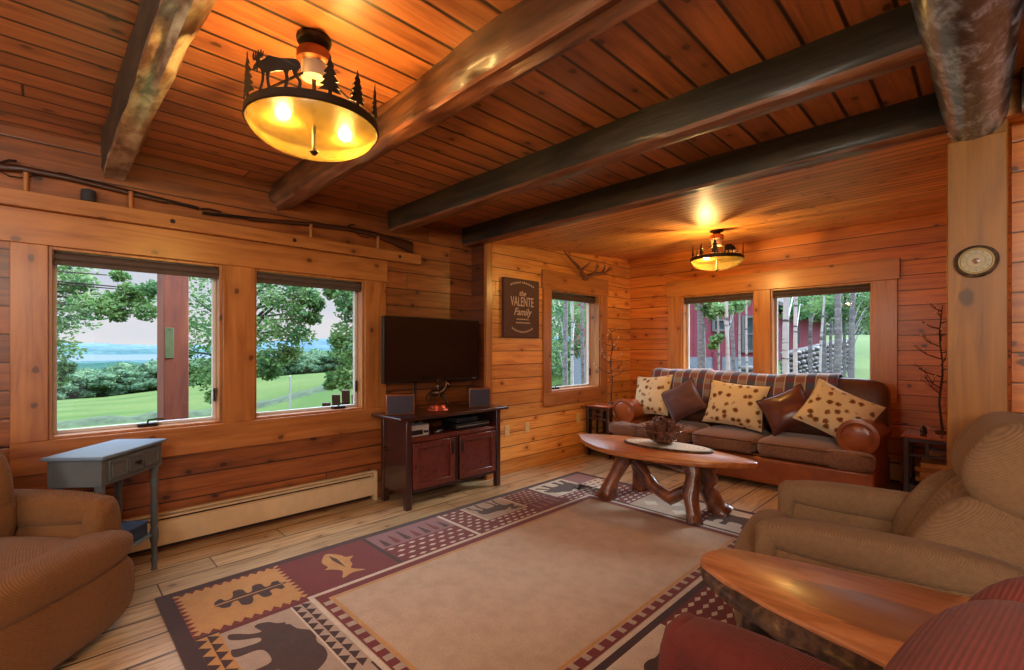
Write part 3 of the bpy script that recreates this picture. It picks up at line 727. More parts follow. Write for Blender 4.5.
# red barn behind the sofa windows
M['barn'] = wood('red_barn_boards', rgb(206, 84, 112), rgb(170, 60, 86), .25, 'X', 'Z', 9, knots=0, coat=0, rough=.8, coord='O', vary=.12, seam=.006, seamc=rgb(116, 36, 52))
M['barn_base'] = plain('pale_concrete', rgb(178, 190, 206), .9, bump=.2)
M['barn_trim'] = plain('pale_barn_trim', rgb(150, 146, 150), .7)
M['barn_glass'] = plain('dark_barn_window', rgb(84, 104, 112), .1, var=.2, scale=2)
M['roof'] = plain('grey_barn_roof', rgb(120, 108, 108), .8)
def W_at(px, t): r = ray(px, 348)*t; return Vector((r.x, r.y, 0))
A, B2 = W_at(676, 13.4), W_at(768, 13.4); dx = (B2-A).normalized(); ang = math.atan2(dx.y, dx.x); L = (B2-A).length; dn = Vector((-dx.y, dx.x, 0))
gb = gz(B2.x, B2.y)-.3
t = thing('barn', 'red board barn with pale foundation beyond the birches', 'barn', (A.x, A.y, gb), ang)
def zpx(py, tt): return CAMH+(CY-py)/FPX*tt-gb
b = MB(); b.box(-2.2, L, 0, 6, zpx(357, 13.4), 5.2); b.build('wall', M['barn'], t, smooth=0)
b = MB(); b.box(-2.25, L+.03, -.04, 6.02, 0, zpx(357, 13.4)); b.build('foundation', M['barn_base'], t, smooth=0)
rx = lambda px, tt=13.4: (W_at(px, tt)-A).dot(dx)
b = MB(); b.add([(-2.5, -.5, 5.0), (L+.4, -.5, 5.0), (L+.4, 3, 7), (-2.5, 3, 7), (L+.4, 6.4, 5.0), (-2.5, 6.4, 5.0)], [(0, 1, 2, 3), (3, 2, 4, 5), (0, 3, 5), (1, 4, 2), (0, 5, 4, 1)]); b.build('roof', M['roof'], t, smooth=0)
def barn_win(x0, x1, z0, z1, mull=1):
    b = MB(); f = .07
    for q in ((x0-f, x0, z0-f, z1+f), (x1, x1+f, z0-f, z1+f), (x0, x1, z1, z1+f), (x0, x1, z0-f, z0)): b.box(q[0], q[1], -.06, .0, q[2], q[3])
    if mull: b.box(x0, x1, -.05, 0, (z0+z1)/2-.02, (z0+z1)/2+.02)
    w = b.build('window_frame', M['barn_trim'], t, smooth=0)
    b = MB(); b.box(x0, x1, -.02, -.001, z0, z1); b.build('window_pane', M['barn_glass'], w, smooth=0)
barn_win(rx(714), rx(724), zpx(329, 13.4), zpx(321, 13.4), 0)
barn_win(rx(743.5), rx(756), zpx(350, 13.4), zpx(318, 13.4))
b = MB(); b.box(rx(712), rx(721), -.07, -.02, 0, zpx(352, 13.4)); b.build('basement_door', M['barn'], t, smooth=0)
C1, C2 = W_at(796, 19.5), W_at(823, 20.5); d2 = (C2-C1).normalized(); L2 = (C2-C1).length
g2_ = gz(C2.x, C2.y)-.3
t = thing('barn_wing', 'smaller red shed with a sloping roof beyond the birches', 'shed', (C1.x, C1.y, g2_), math.atan2(d2.y, d2.x))
zz = lambda py, tt: CAMH+(CY-py)/FPX*tt-g2_
b = MB(); b.add([(-1.6, 0, 0), (L2, 0, 0), (L2, 5, 0), (-1.6, 5, 0), (-1.6, 0, zz(313, 19.8)), (L2, 0, zz(322, 20.4)), (L2, 5, zz(322, 20.4)), (-1.6, 5, zz(313, 19.8))], [(0,3,2,1),(4,5,6,7),(0,1,5,4),(1,2,6,5),(2,3,7,6),(3,0,4,7)])
b.build('wall', M['barn'], t, smooth=0)
za, zb_ = zz(311, 19.8), zz(321, 20.5)
b = MB(); b.add([(-2, -.5, za+.1), (L2+.5, -.5, zb_-.02), (L2+.5, 5.4, zb_-.02), (-2, 5.4, za+.1), (-2, -.5, za+.24), (L2+.5, -.5, zb_+.12), (L2+.5, 5.4, zb_+.12), (-2, 5.4, za+.24)], [(0,3,2,1),(4,5,6,7),(0,1,5,4),(1,2,6,5),(2,3,7,6),(3,0,4,7)])
b.build('roof', M['barn_trim'], t, smooth=0)
b = MB(); b.box(.05, .22, -.05, 0, .7, zz(327, 20)); b.build('shed_door', M['roof'], t, smooth=0)
# dry stone walls
M['stone'] = plain('grey_field_stones', rgb(166, 160, 158), .9, var=.35, scale=1.3, bump=.4)
def stone_wall(label, p0, p1, h, seed):
    r = random.Random(seed); p0, p1 = Vector(p0), Vector(p1); d = (p1-p0).normalized(); L = (p1-p0).length
    b = MB(); z = 0
    while z < h:
        s = 0; rh = r.uniform(.10, .16)
        while s < L:
            w = r.uniform(.18, .4); c = p0+d*(s+w/2)
            b.soft((c.x, c.y+r.uniform(-.04, .04), gz(c.x, c.y)+z+rh/2), (w/2, .2, rh/2), 4, 3, M=Matrix.Rotation(math.atan2(d.y, d.x)+r.uniform(-.1, .1), 3, 'Z'), mi=r.choice((0, 0, 1)))
            s += w
        z += rh
    tag(b.build('stone_wall', [M['stone'], M['barn_trim']], smooth=60), label, 'stone wall')
a, c = W_at(741, 11.6), W_at(764, 11.6); stone_wall('dry stone wall before the barn in the left window behind the sofa', a, c, .9, 3)
a, c = W_at(786, 13), W_at(846, 15.5); stone_wall('dry stone wall under the shed in the right window behind the sofa', a, c, .95, 4)
# birches
def birch_mat():
    m = NT('birch_bark'); v = m.coord('W'); S = m.sep(v)
    n = m.noise(m.xyz(m.math('MULTIPLY', S[0], 3), m.math('MULTIPLY', S[1], 3), m.math('MULTIPLY', S[2], 16)), 1, 4)
    return m.pbr(m.ramp(n, [(.34, rgb(90, 86, 86)), (.42, rgb(236, 238, 240)), (.7, rgb(252, 252, 252))]), .8)
M['birch'] = birch_mat()
M['greybark'] = bark_wood('grey_tree_bark', rgb(206, 204, 208), rgb(164, 160, 164), rgb(104, 98, 100), .9, 0, 2)
def birch(px0, px1, wpx, t_, label, grey=False, clumps=(), cat='tree', py0=400):
    base = at(px0, 348, t_); base.z = gz(base.x, base.y)-.1
    top = at(px1, 250, t_)
    h = max(5.0, top.z-base.z+1.5); f = h/max(1, (top.z-base.z)); lean = (top-base)*f
    r0 = wpx/2/FPX*t_
    return tree('birch_tree' if not grey else 'woodland_tree', label, base, h, r0*1.15, clump_px(clumps), M['leaf_b'], M['greybark'] if grey else M['birch'], 200, .05, 'birches behind the cabin', int(px0), (lean.x, lean.y))
birch(706, 697, 9, 9.0, 'thick leaning grey trunk at the left of the left sofa window', True, [(706, 304, 9, .22), (714, 312, 9, .2), (702, 296, 9, .25)])
birch(728, 727, 4.5, 8, 'straight white birch trunk in the middle of the left sofa window', False, [(721, 309, 8.2, .2), (734, 306, 8.4, .2), (741, 302, 8.6, .15)])
birch(720, 716, 2.2, 8.5, 'very thin sapling with a small leaf spray in the left sofa window', False, [(716, 340, 8, .09), (713, 346, 8, .07), (719, 337, 8, .07)])
birch(735, 731, 4, 9.6, 'slim grey trunk right of the straight white birch', True)
birch(743, 737, 2.6, 8.6, 'thin pale trunk leaning before the barn window', False)
birch(748, 746.5, 2.6, 8.2, 'thin pale trunk nearest the post between the sofa windows', False)
birch(786, 787, 7, 7.6, 'pale birch trunk at the left edge of the right sofa window', False, [(800, 298, 10, .35)])
birch(791, 799, 4.5, 7.2, 'white birch leaning right in the right sofa window', False, [(804, 305, 9, .3), (796, 312, 9.4, .25)])
birch(812, 810.5, 4, 9.6, 'straight dark trunk left of the middle in the right sofa window', True, [(812, 312, 10, .3), (818, 302, 10, .3)])
birch(818, 826, 2.6, 8.6, 'thin white birch leaning right over the stone wall', False)
birch(824, 825, 5, 10.5, 'upright grey trunk left of the thickest trunk', True, [(828, 296, 11, .35)])
birch(834, 840, 7.5, 9.2, 'thickest grey trunk in the right sofa window', True, [(838, 292, 11, .35), (834, 312, 11, .3)])
birch(842, 848, 3, 11, 'slim grey trunk just right of the thickest trunk', True)
birch(832, 830, 3, 12, 'slim dark trunk behind the thickest trunk', True)
birch(848, 856, 6, 10, 'leaning grey trunk with leafy boughs at the right of the right sofa window', True, [(864, 298, 10.5, .5), (868, 322, 10.5, .42), (872, 310, 10.5, .4), (860, 285, 11, .5), (878, 300, 10.5, .5), (858, 308, 11, .22)])
birch(565, 566, 6, 9, 'left trunk seen through the narrow alcove window', True, [(558, 310, 10, .7), (556, 345, 10, .5), (562, 330, 11, .5)])
birch(572.5, 572.5, 3.5, 8.5, 'white middle trunk seen through the narrow alcove window', False, [(576, 318, 10, .5), (570, 300, 10, .6)])
birch(583, 582, 4.5, 9.5, 'right trunk seen through the narrow alcove window', True, [(584, 315, 10.5, .6), (586, 345, 11, .5), (578, 350, 11, .4), (590, 330, 11, .6)])
# leafy bushes / trees farther off behind
for i, (px, py, tt, rr, lab) in enumerate(((548, 345, 22, 2.6, 'leafy tree farther off left in the narrow window'), (575, 340, 24, 2.8, 'leafy tree farther off in the middle of the narrow window'), (600, 345, 23, 2.6, 'leafy tree farther off right in the narrow window'),
     (866, 328, 60, 3.4, 'distant leafy tree at the far side of the yellow field'), (880, 328, 58, 3.2, 'distant leafy tree at the right end of the yellow field'), (850, 325, 62, 3.4, 'distant leafy tree left end of the yellow field'), (833, 322, 58, 3.4, 'distant leafy tree behind the shed'))):
    c = at(px, py, tt); g = gz(c.x, c.y)
    cl = [(c+Vector((math.sin(k*2.4)*rr*.55, math.cos(k*1.9)*rr*.55, (k-3)*rr*.28)), rr*.55) for k in range(7)]
    tree('woodland_tree', lab, (c.x, c.y, g), max(1.5, c.z-g), .18, cl, M['leaf_far'] if i > 2 else M['leaf_b'], M['greybark'], 330, .13 if i < 3 else .24, 'leafy trees behind the cabin', 40+i)
# undergrowth
M['shrub'] = leaf_mat('undergrowth_leaves', rgb(86, 124, 76), rgb(120, 156, 96), rgb(70, 104, 70))
b = MB(); rg = random.Random(5)
for k in range(60):
    px = rg.uniform(786, 846); tt = rg.uniform(9.5, 13); c = at(px, 348, tt); leaves(b, (c.x, c.y, gz(c.x, c.y)+.1), rg.uniform(.15, .35), 40, .05, rg)
tag(b.build('undergrowth', M['shrub'], smooth=0), 'low green undergrowth at the foot of the birches', 'undergrowth', kind='stuff')

rgb = _rgb

# ------------------------------------------------------------ rug
M['r_dark'] = None
def rugm(name, c):
    m = NT(name); v = m.coord('W'); n = m.noise(v, 160, 3); n2 = m.noise(v, 9, 4, .7)
    col = m.mix(m.step(n, .25, .75), tuple(x*.78 for x in c[:3])+(1,), tuple(min(1, x*1.18) for x in c[:3])+(1,))
    col = m.mix(m.math('MULTIPLY', m.step(n2, .35, .7), .5), col, tuple(x*.70 for x in c[:3])+(1,))
    return m.pbr(col, .97, normal=m.bump(n, .5, .004), spec=.1, sheen=.2)
RC = [rugm('rug_' + n, c) for n, c in (('field_tan', rgb(190, 162, 134)), ('dark_brown', rgb(64, 36, 32)), ('deep_red', rgb(112, 36, 32)), ('cream', rgb(208, 190, 168)), ('grey_tan', rgb(176, 152, 132)), ('gold', rgb(190, 138, 78)), ('bear_brown', rgb(74, 50, 42)), ('mauve', rgb(140, 96, 96)))]
TAN, DBR, RED, CRM, GRY, GLD, BRN, MAU = range(8)
BEAR = [(-.50, .02), (-.46, .12), (-.40, .16), (-.36, .24), (-.30, .25), (-.20, .20), (-.08, .30), (.08, .28), (.25, .30), (.40, .24), (.48, .10), (.47, -.08), (.50, -.24), (.36, -.26), (.35, -.16), (.28, -.08), (.24, -.26), (.12, -.26), (.12, -.06), (-.04, -.06), (-.10, -.26), (-.24, -.26), (-.18, -.06), (-.26, -.04), (-.34, -.22), (-.46, -.20), (-.38, -.02), (-.44, -.03)]
MOOSE = [(-.50, .08), (-.44, .17), (-.38, .22), (-.45, .26), (-.50, .36), (-.46, .46), (-.43, .34), (-.40, .46), (-.36, .34), (-.32, .44), (-.29, .32), (-.24, .38), (-.26, .28), (-.30, .22), (-.22, .24), (-.10, .26), (.0, .20), (.2, .18), (.36, .18), (.44, .10), (.43, -.05), (.40, -.18), (.47, -.36), (.40, -.36), (.34, -.20), (.28, -.08), (.22, -.36), (.15, -.36), (.18, -.10), (.0, -.06), (-.08, -.08), (-.07, -.36), (-.14, -.36), (-.16, -.10), (-.22, -.06), (-.24, -.2), (-.20, -.36), (-.27, -.36), (-.30, -.08), (-.30, .02), (-.36, .06), (-.44, .03)]
PINE = [(-.05, 0), (-.05, .08), (-.30, .06), (-.16, .2), (-.26, .2), (-.13, .35), (-.22, .36), (-.10, .5), (-.17, .52), (-.07, .68), (-.11, .7), (-.03, .85), (0, 1), (.03, .85), (.11, .7), (.07, .68), (.17, .52), (.10, .5), (.22, .36), (.13, .35), (.26, .2), (.16, .2), (.30, .06), (.05, .08), (.05, 0)]
TROUT = [(-.48, .0), (-.30, .14), (-.16, .18), (-.12, .28), (-.02, .18), (.14, .14), (.26, .07), (.44, .20), (.40, .02), (.46, -.16), (.26, -.07), (.12, -.14), (.04, -.24), (-.02, -.17), (-.2, -.18), (-.34, -.12)]
OAK = [(-.5, -.01), (-.32, .012), (-.26, .10), (-.19, .12), (-.15, .05), (-.09, .05), (-.08, .17), (.0, .21), (.05, .14), (.07, .06), (.13, .06), (.16, .17), (.25, .17), (.26, .07), (.33, .06), (.38, .12), (.43, .08), (.42, .03), (.5, .0), (.42, -.04), (.42, -.10), (.35, -.12), (.31, -.06), (.25, -.06), (.23, -.17), (.14, -.18), (.10, -.07), (.04, -.06), (.02, -.18), (-.07, -.20), (-.10, -.10), (-.14, -.05), (-.2, -.05), (-.23, -.12), (-.3, -.08), (-.33, -.01)]
def smooth_poly(P, n=4):
    out = []
    for i in range(len(P)):
        p0, p1, p2, p3 = [Vector(P[(i+k-1) % len(P)]) for k in range(4)]
        for s_ in range(n):
            q = s_/n; v = .5*((2*p1)+(-p0+p2)*q+(2*p0-5*p1+4*p2-p3)*q*q+(-p0+3*p1-3*p2+p3)*q**3); out.append((v.x, v.y))
    return out
MOOSE = [(-.50, .10), (-.47, .16), (-.40, .21), (-.42, .25), (-.49, .28), (-.51, .37), (-.47, .44), (-.46, .34), (-.43, .32), (-.42, .44), (-.38, .33), (-.35, .45), (-.33, .33), (-.28, .43), (-.27, .32), (-.22, .38), (-.25, .27), (-.31, .235), (-.30, .21), (-.22, .22), (-.12, .27), (-.02, .24), (.15, .20), (.33, .20), (.42, .15), (.45, .04), (.40, -.04), (.41, -.14), (.46, -.22), (.45, -.36), (.40, -.36), (.41, -.24), (.34, -.14), (.30, -.03), (.24, -.08), (.25, -.2), (.22, -.36), (.17, -.36), (.19, -.2), (.15, -.05), (-.05, -.05), (-.10, -.09), (-.11, -.2), (-.08, -.36), (-.13, -.36), (-.16, -.2), (-.17, -.07), (-.21, -.06), (-.22, -.18), (-.28, -.36), (-.33, -.36), (-.27, -.18), (-.27, -.02), (-.31, .06), (-.36, .08), (-.38, .02), (-.40, .07), (-.46, .06)]
BEAR = [(-.50, .0), (-.47, .07), (-.40, .12), (-.36, .18), (-.33, .17), (-.30, .20), (-.20, .22), (-.10, .29), (.0, .30), (.10, .27), (.24, .28), (.36, .24), (.45, .12), (.47, -.02), (.44, -.12), (.47, -.24), (.46, -.28), (.34, -.28), (.35, -.22), (.32, -.12), (.24, -.08), (.22, -.18), (.23, -.28), (.11, -.28), (.12, -.2), (.10, -.09), (-.05, -.08), (-.12, -.13), (-.14, -.28), (-.26, -.28), (-.24, -.22), (-.22, -.08), (-.28, -.06), (-.34, -.16), (-.42, -.25), (-.50, -.24), (-.47, -.18), (-.39, -.10), (-.36, -.02), (-.42, -.03), (-.48, -.04)]
MOOSE0, BEAR0 = MOOSE, BEAR
MOOSE, BEAR, OAK = smooth_poly(MOOSE), smooth_poly(BEAR), smooth_poly(OAK); TROUT = smooth_poly(TROUT)
def make_rug():
    X0, X1, Y0, Y1 = -3.25, -.60, .43, 4.24; Z0, Z1 = .002, .012
    b = MB(); b.box(X0, X1, Y0, Y1, Z0, Z1, DBR); lv = [0]
    def rect(x0, x1, y0, y1, m, k): z = Z1+.0007*k; b.add([(x0, y0, z), (x1, y0, z), (x1, y1, z), (x0, y1, z)], [(0, 1, 2, 3)], m)
    def poly(pts, c, up, fw, s, m, k, sy=None):
        """place polygon: its x axis along fw, y axis along up (2d unit vectors)"""
        z = Z1+.0007*k; sy = sy or s
        vs = [(c[0]+fw[0]*u*s+up[0]*v*sy, c[1]+fw[1]*u*s+up[1]*v*sy, z) for u, v in pts]
        if (fw[0]*up[1]-fw[1]*up[0]) < 0: vs = vs[::-1]
        area = sum(p[0]*q[1]-q[0]*p[1] for p, q in zip(vs, vs[1:]+vs[:1]))
        if area < 0: vs = vs[::-1]
        b.add(vs, [tuple(range(len(vs)))], m)
    def lattice(x0, x1, y0, y1, bg, fg, s=.05, k=1):
        rect(x0, x1, y0, y1, bg, k); nx = max(1, int((x1-x0)/s/1.15)); ny = max(1, int((y1-y0)/s/1.7))
        for i in range(nx):
            for j in range(ny):
                cx = x0+(i+.5)*(x1-x0)/nx; cy = y0+(j+.5+(.5 if i % 2 else 0))*(y1-y0)/(ny+.5)
                poly([(-.5, 0), (0, -.5), (.5, 0), (0, .5)], (cx, cy), (1, 0), (0, 1), s*1.35, fg, k+1, s*.62)
    def tris(x0, x1, y0, y1, bg, fg, n, along='x', k=1):
        rect(x0, x1, y0, y1, bg, k)
        for i in range(n):
            if along == 'x': w = (x1-x0)/n; rows = 2; h = (y1-y0)/rows
            else: w = (y1-y0)/n; rows = 2; h = (x1-x0)/rows
            for r in range(rows):
                a = i*w; c = r*h
                if along == 'x': pts = [(x0+a, y0+c), (x0+a+w, y0+c), (x0+a+w/2, y0+c+h*.9)]
                else: pts = [(x0+c, y0+a), (x0+c+h*.9, y0+a+w/2), (x0+c, y0+a+w)][::-1]
                z = Z1+.0007*(k+1); ar = sum(p[0]*q[1]-q[0]*p[1] for p, q in zip(pts, pts[1:]+pts[:1]))
                if ar < 0: pts = pts[::-1]
                b.add([(p[0], p[1], z) for p in pts], [(0, 1, 2)], fg)
    L, Rr, N, F = X0+.06, X1-.06, Y0+.07, Y1-.06        # outer edges of the border tiles
    li, ri, ni, fi = -2.66, -1.20, 1.03, 3.66           # inner edges of the border tiles
    rect(li, ri, ni, fi, TAN, 1)
    # lines round the field
    for k, (o, w, m) in enumerate(((0, .025, CRM), (.03, .055, RED), (.09, .02, GLD))):
        rect(li+o, li+o+w, ni+o, fi-o, m, 2); rect(ri-o-w, ri-o, ni+o, fi-o, m, 2)
        rect(li+o, ri-o, ni+o, ni+o+w, m, 3); rect(li+o, ri-o, fi-o-w, fi-o, m, 3)
    for i in range(26): rect(ri-.085, ri-.045, ni+.1+i*.096, ni+.135+i*.096, GRY, 4)
    for i in range(14): rect(li+.12+i*.09, li+.16+i*.09, ni+.04, ni+.085, GRY, 4)
    # left border, near to far
    rect(L, li, N, 1.05, GLD, 1)
    for i in range(11):
        y = N+.02+i*.047
        poly([(-.5, 0), (.5, 0), (0, 1)], (L, y+.02), (1, 0), (0, 1), .045, RED, 2, .035); poly([(-.5, 0), (.5, 0), (0, 1)], (li, y+.02), (-1, 0), (0, 1), .045, RED, 2, .035)
        x = L+.02+i*.048
        poly([(-.5, 0), (.5, 0), (0, 1)], (x+.02, N), (0, 1), (1, 0), .045, RED, 2, .035); poly([(-.5, 0), (.5, 0), (0, 1)], (x+.02, 1.05), (0, -1), (1, 0), .045, RED, 2, .035)
    poly(OAK, (-2.92, .79), (1, 0), (0, 1), .46, DBR, 3, .52); poly([(-.5, -.015), (.45, -.008), (.45, .008), (-.5, .015)], (-2.92, .79), (1, 0), (0, 1), .46, GLD, 4, .46)
    rect(L, li, 1.05, 1.62, RED, 1); poly(TROUT, (-2.93, 1.34), (0, 1), (1, 0), .42, GLD, 2, .42)
    poly([(-.4, .0), (-.2, .05), (.2, .02), (-.2, -.03)], (-2.93, 1.34), (0, 1), (1, 0), .4, BRN, 3)
    rect(L, li, 1.62, 1.65, DBR, 2)
    rect(L, -2.93, 1.65, 2.28, MAU, 1); lattice(-2.93, li, 1.65, 2.28, RED, CRM, .048)
    for i in range(7): poly(PINE, (-2.95, 1.71+i*.085), (-1, 0), (0, 1), .10, RED if i % 2 else DBR, 2, .16+.06*((i*7) % 3)/2)
    rect(L, li, 2.28, 2.31, CRM, 2)
    lattice(L, li, 2.31, 2.52, RED, CRM, .045)
    rect(L, -2.83, 2.52, 3.0, CRM, 1); lattice(-2.83, li, 2.52, 3.0, RED, CRM, .045); rect(L, -2.83, 2.54, 2.98, GRY, 2)
    poly(MOOSE, (-3.02, 2.76), (1, 0), (0, -1), .40, BRN, 3, .42)
    lattice(L, -2.86, 3.0, 3.35, RED, GRY, .04); rect(-2.88, li, 3.0, 3.38, RED, 2)
    for i in range(4): poly(PINE, (-2.72, 3.06+i*.08), (-1, 0), (0, 1), .1, MAU, 3, .2)
    rect(L, -2.82, 3.38, 3.88, CRM, 1); poly(BEAR, (-3.0, 3.63), (1, 0), (0, 1), .44, BRN, 2, .52); lattice(-2.82, li, 3.38, 3.88, RED, CRM, .045)
    rect(L, -2.93, 3.88, F, MAU, 1); lattice(-2.93, li, 3.70, F, CRM, RED, .05)
    # near border
    tris(-2.64, -1.92, N, .60, GLD, DBR, 9, 'x'); rect(-2.62, -1.92, .60, .93, GRY, 1); poly(BEAR, (-2.29, .76), (0, 1), (1, 0), .58, BRN, 2, .56)
    tris(-2.62, -1.92, .935, 1.03, GRY, DBR, 10, 'x'); rect(-2.62, -1.92, .925, .935, CRM, 3); rect(-2.655, -2.62, .60, 1.03, RED, 3)
    rect(-1.92, -1.30, N, 1.02, GRY, 1); poly(PINE, (-1.62, .55), (0, 1), (1, 0), .42, BRN, 2, .42); rect(-1.3, ri+.0, N, 1.02, RED, 1)
    # far border
    for (xa, xb) in ((-2.66, -2.25),): lattice(xa, xb, 3.69, F, RED, CRM, .05)
    rect(-2.25, -1.72, 3.69, F, GRY, 1)
    for (px, py) in ((-2.12, 3.85), (-1.95, 3.98), (-1.83, 3.80), (-2.05, 4.08)): poly([(-.5, 0), (-.15, -.3), (0, -.5), (.2, -.2), (.5, 0), (.15, .3), (0, .5), (-.2, .25)], (px, py), (0, 1), (1, 0), .15, CRM, 2)
    lattice(-1.72, -1.60, 3.69, F, RED, CRM, .05)
    rect(-1.60, ri, 3.69, F, CRM, 1); poly(BEAR, (-1.40, 3.92), (0, 1), (-1, 0), .44, BRN, 2, .46)
    # right border
    rect(ri, Rr, N, 1.05, GLD, 1); poly(OAK, (-.93, .78), (1, 0), (0, 1), .46, DBR, 2)
    for i, (ya, yb_) in enumerate(((1.05, 1.6), (1.6, 2.2), (2.2, 2.8), (2.8, 3.3), (3.3, 3.75))):
        if i % 2: rect(ri+.04, Rr, ya, yb_, CRM, 1); poly(BEAR if i == 1 else MOOSE, ((ri+Rr)/2, (ya+yb_)/2), (-1, 0), (0, 1), .44, BRN, 2)
        else: lattice(ri+.04, Rr, ya, yb_, RED, CRM if i else MAU, .05)
    rect(ri+.04, Rr, 3.75, F, GLD, 1); poly(TROUT, (-.93, 3.96), (0, 1), (1, 0), .4, BRN, 2)
    tag(b.build('area_rug', RC, smooth=0), 'large lodge rug with bears, moose and leaves round a tan field', 'rug')
make_rug()

# ------------------------------------------------------------ upholstery
M['cord_tan'] = cord('tan_corduroy', rgb(140, 110, 80), 800); M['cord_brown'] = cord('golden_brown_corduroy', rgb(124, 86, 52), 800); M['cord_red'] = cord('brick_red_chenille', rgb(112, 52, 46), 1100, axis='x')
def recliner(label, loc, rotz, mat, rec=24, bx=0.0, hz=0.0, hs=1.0, scale=(1, 1, 1), az=0.0):
    """faces local +x, sitter's left is +y"""
    t = thing('recliner', label, 'recliner', loc, rotz); t.scale = scale
    # body / base
    b = MB(); b.soft((-.02, 0, .20), (.43, .44, .16), 8, 8); b.build('base', mat, t)
    # footrest panel: two rolls at the front
    b = MB(); b.soft((.43, 0, .20), (.09, .44, .165), 3.6, 12); b.build('footrest', mat, t)
    b = MB(); b.soft((.42, 0, .375), (.115, .445, .09), 2.8, 14, ); b.build('seat_nose', mat, t)
    # seat cushion with rounded nose
    def seatf(x, y, z):
        if z > 0: z = z*(1.0+.10*(1-y*y)*(1-x*x)-.05)
        if x > .7: x = x+.10*(1-y*y)*(1-z*z)
        return (x, y, z)
    b = MB(); b.soft((.13, 0, .375), (.36, .295, .105), 3.4, 12, fn=seatf); b.build('seat_cushion', mat, t)
    # arms: soft rolled pads over upright panels
    for sg in (-1, 1):
        b = MB()
        def af(x, y, z, sg=sg):
            if z > 0: z = z*(1-.07*(x+.2)**2)
            return (x, y*(1.0+.0*z), z)
        b.soft((-.01, sg*.385, .275+az*.5), (.42, .085, .235+az*.5), 5, 10)
        b.soft((-.02, sg*.385, .535+az), (.43, .092, .08), 3.0, 12, fn=af)
        b.soft((.36, sg*.385, .40+az*.7), (.05, .085, .19+az*.3), 3, 8)
        b.build('armrest', mat, t)
    Rm = Matrix.Rotation(R(-rec), 3, 'Y'); piv = Vector((-.18+bx, 0, .42))
    P = lambda x, y, z: piv+Rm @ Vector((x, y, z))
    # lower back cushion with gathered centre
    def pleat(x, y, z):
        d = .035*math.cos(y*15)*max(0, 1-abs(y)*1.1)*(max(0, x))
        return (x-d*2.2, y, z)
    b = MB(); b.soft(P(-.05, 0, .22), (.14, .235, .27), 3, 20, M=Rm, fn=pleat); b.build('back_cushion', mat, t)
    for sg in (-1, 1):
        b = MB(); b.soft(P(-.03, sg*.265, .19), (.16, .09, .25), 2.6, 12, M=Rm @ Matrix.Rotation(R(sg*-12), 3, 'Z')); b.build('back_wing', mat, t)
    b = MB(); b.soft(P(-.19, 0, .22), (.09, .33, .40), 5, 10, M=Rm); b.build('back_shell', mat, t)
    # head pillow with side wings
    b = MB(); b.soft(P(-.02, 0, .59+hz), (.155, .25*hs, .185*hs), 2.8, 14, M=Rm); b.build('head_cushion', mat, t)
    for sg in (-1, 1):
        b = MB(); b.soft(P(-.03 if sg < 0 else .0, sg*.255*hs, .585+hz), (.15, .085*hs, .185*hs), 2.4, 12, M=Rm @ Matrix.Rotation(R(sg*-14), 3, 'Z')); b.build('head_wing', mat, t)
    # piping along the head wings
    for sg in (-1, 1):
        pts = []
        for k in range(25):
            a = 2*math.pi*k/24; pts.append(P(.045+.0*math.cos(a)+.10*0, sg*(.235*hs), .59+hz)+Rm @ Vector((.095*math.cos(a), 0, .175*hs*math.sin(a))))
    return t
recliner('tan corduroy recliner between the coffee table and the live edge slab table', (-.40, 2.78, 0), R(189), M['cord_tan'], rec=27, az=.03, scale=(1.03, 1, 1))
recliner('golden brown corduroy recliner in the left corner by the blue side table', (-3.165, -.357, 0), R(45.3), M['cord_brown'], rec=10, bx=.15, hz=-.32, scale=(1.12, 1.0, 1.1))
recliner('brick red chenille recliner at the bottom right, nearest the viewer', (-.25, .75, 0), R(172), M['cord_red'], rec=8, bx=-.05, hz=-.23, scale=(1, 1, 1.15), az=.02)

# ------------------------------------------------------------ sofa
def leather(name, c, c2, rough=.32):
    m = NT(name); v = m.coord('O'); n = m.noise(v, 4, 4, .6); n2 = m.noise(v, 90, 4)
    return m.pbr(m.mix(m.step(n, .35, .68), c, c2), rough, normal=m.bump(n2, .18, .003), coat=.25, spec=.5)
M['leather'] = leather('cognac_leather', rgb(132, 66, 32), rgb(164, 88, 44), .3)
M['leather_dk'] = leather('brown_leather', rgb(76, 44, 34), rgb(104, 62, 44), .38)
M['seat_cloth'] = plain('brown_seat_chenille', rgb(122, 82, 58), .75, var=.25, scale=60, bump=.2, sheen=.3)
SX0, SX1, SYF, SYB = -3.38, -.66, 5.0, 6.02
sofa = thing('sofa', 'three seat brown leather sofa with rolled arms under the back windows', 'sofa', ((SX0+SX1)/2, 5.5, 0))
sc = (SX0+SX1)/2
def S_(x, y, z): return (x-sc, y-5.5, z)
def sbox(b, x0, x1, y0, y1, z0, z1): b.box(x0-sc, x1-sc, y0-5.5, y1-5.5, z0, z1)
b = MB(); sbox(b, SX0+.03, SX1-.03, 5.07, SYB, .05, .31); b.build('frame', M['leather'], sofa, bevel=.02)
b = MB(); sbox(b, SX0+.35, SX1-.35, 5.9, SYB+.05, .3, .93); b.build('back_frame', M['leather_dk'], sofa, bevel=.03)
for x in (SX0+.1, SX1-.1):
    for y in (5.12, 5.95):
        b = MB(); b.lathe([(.035, 0), (.04, .02), (.03, .055)], 12, S_(x, y, 0)); b.build('foot', M['black'], sofa)
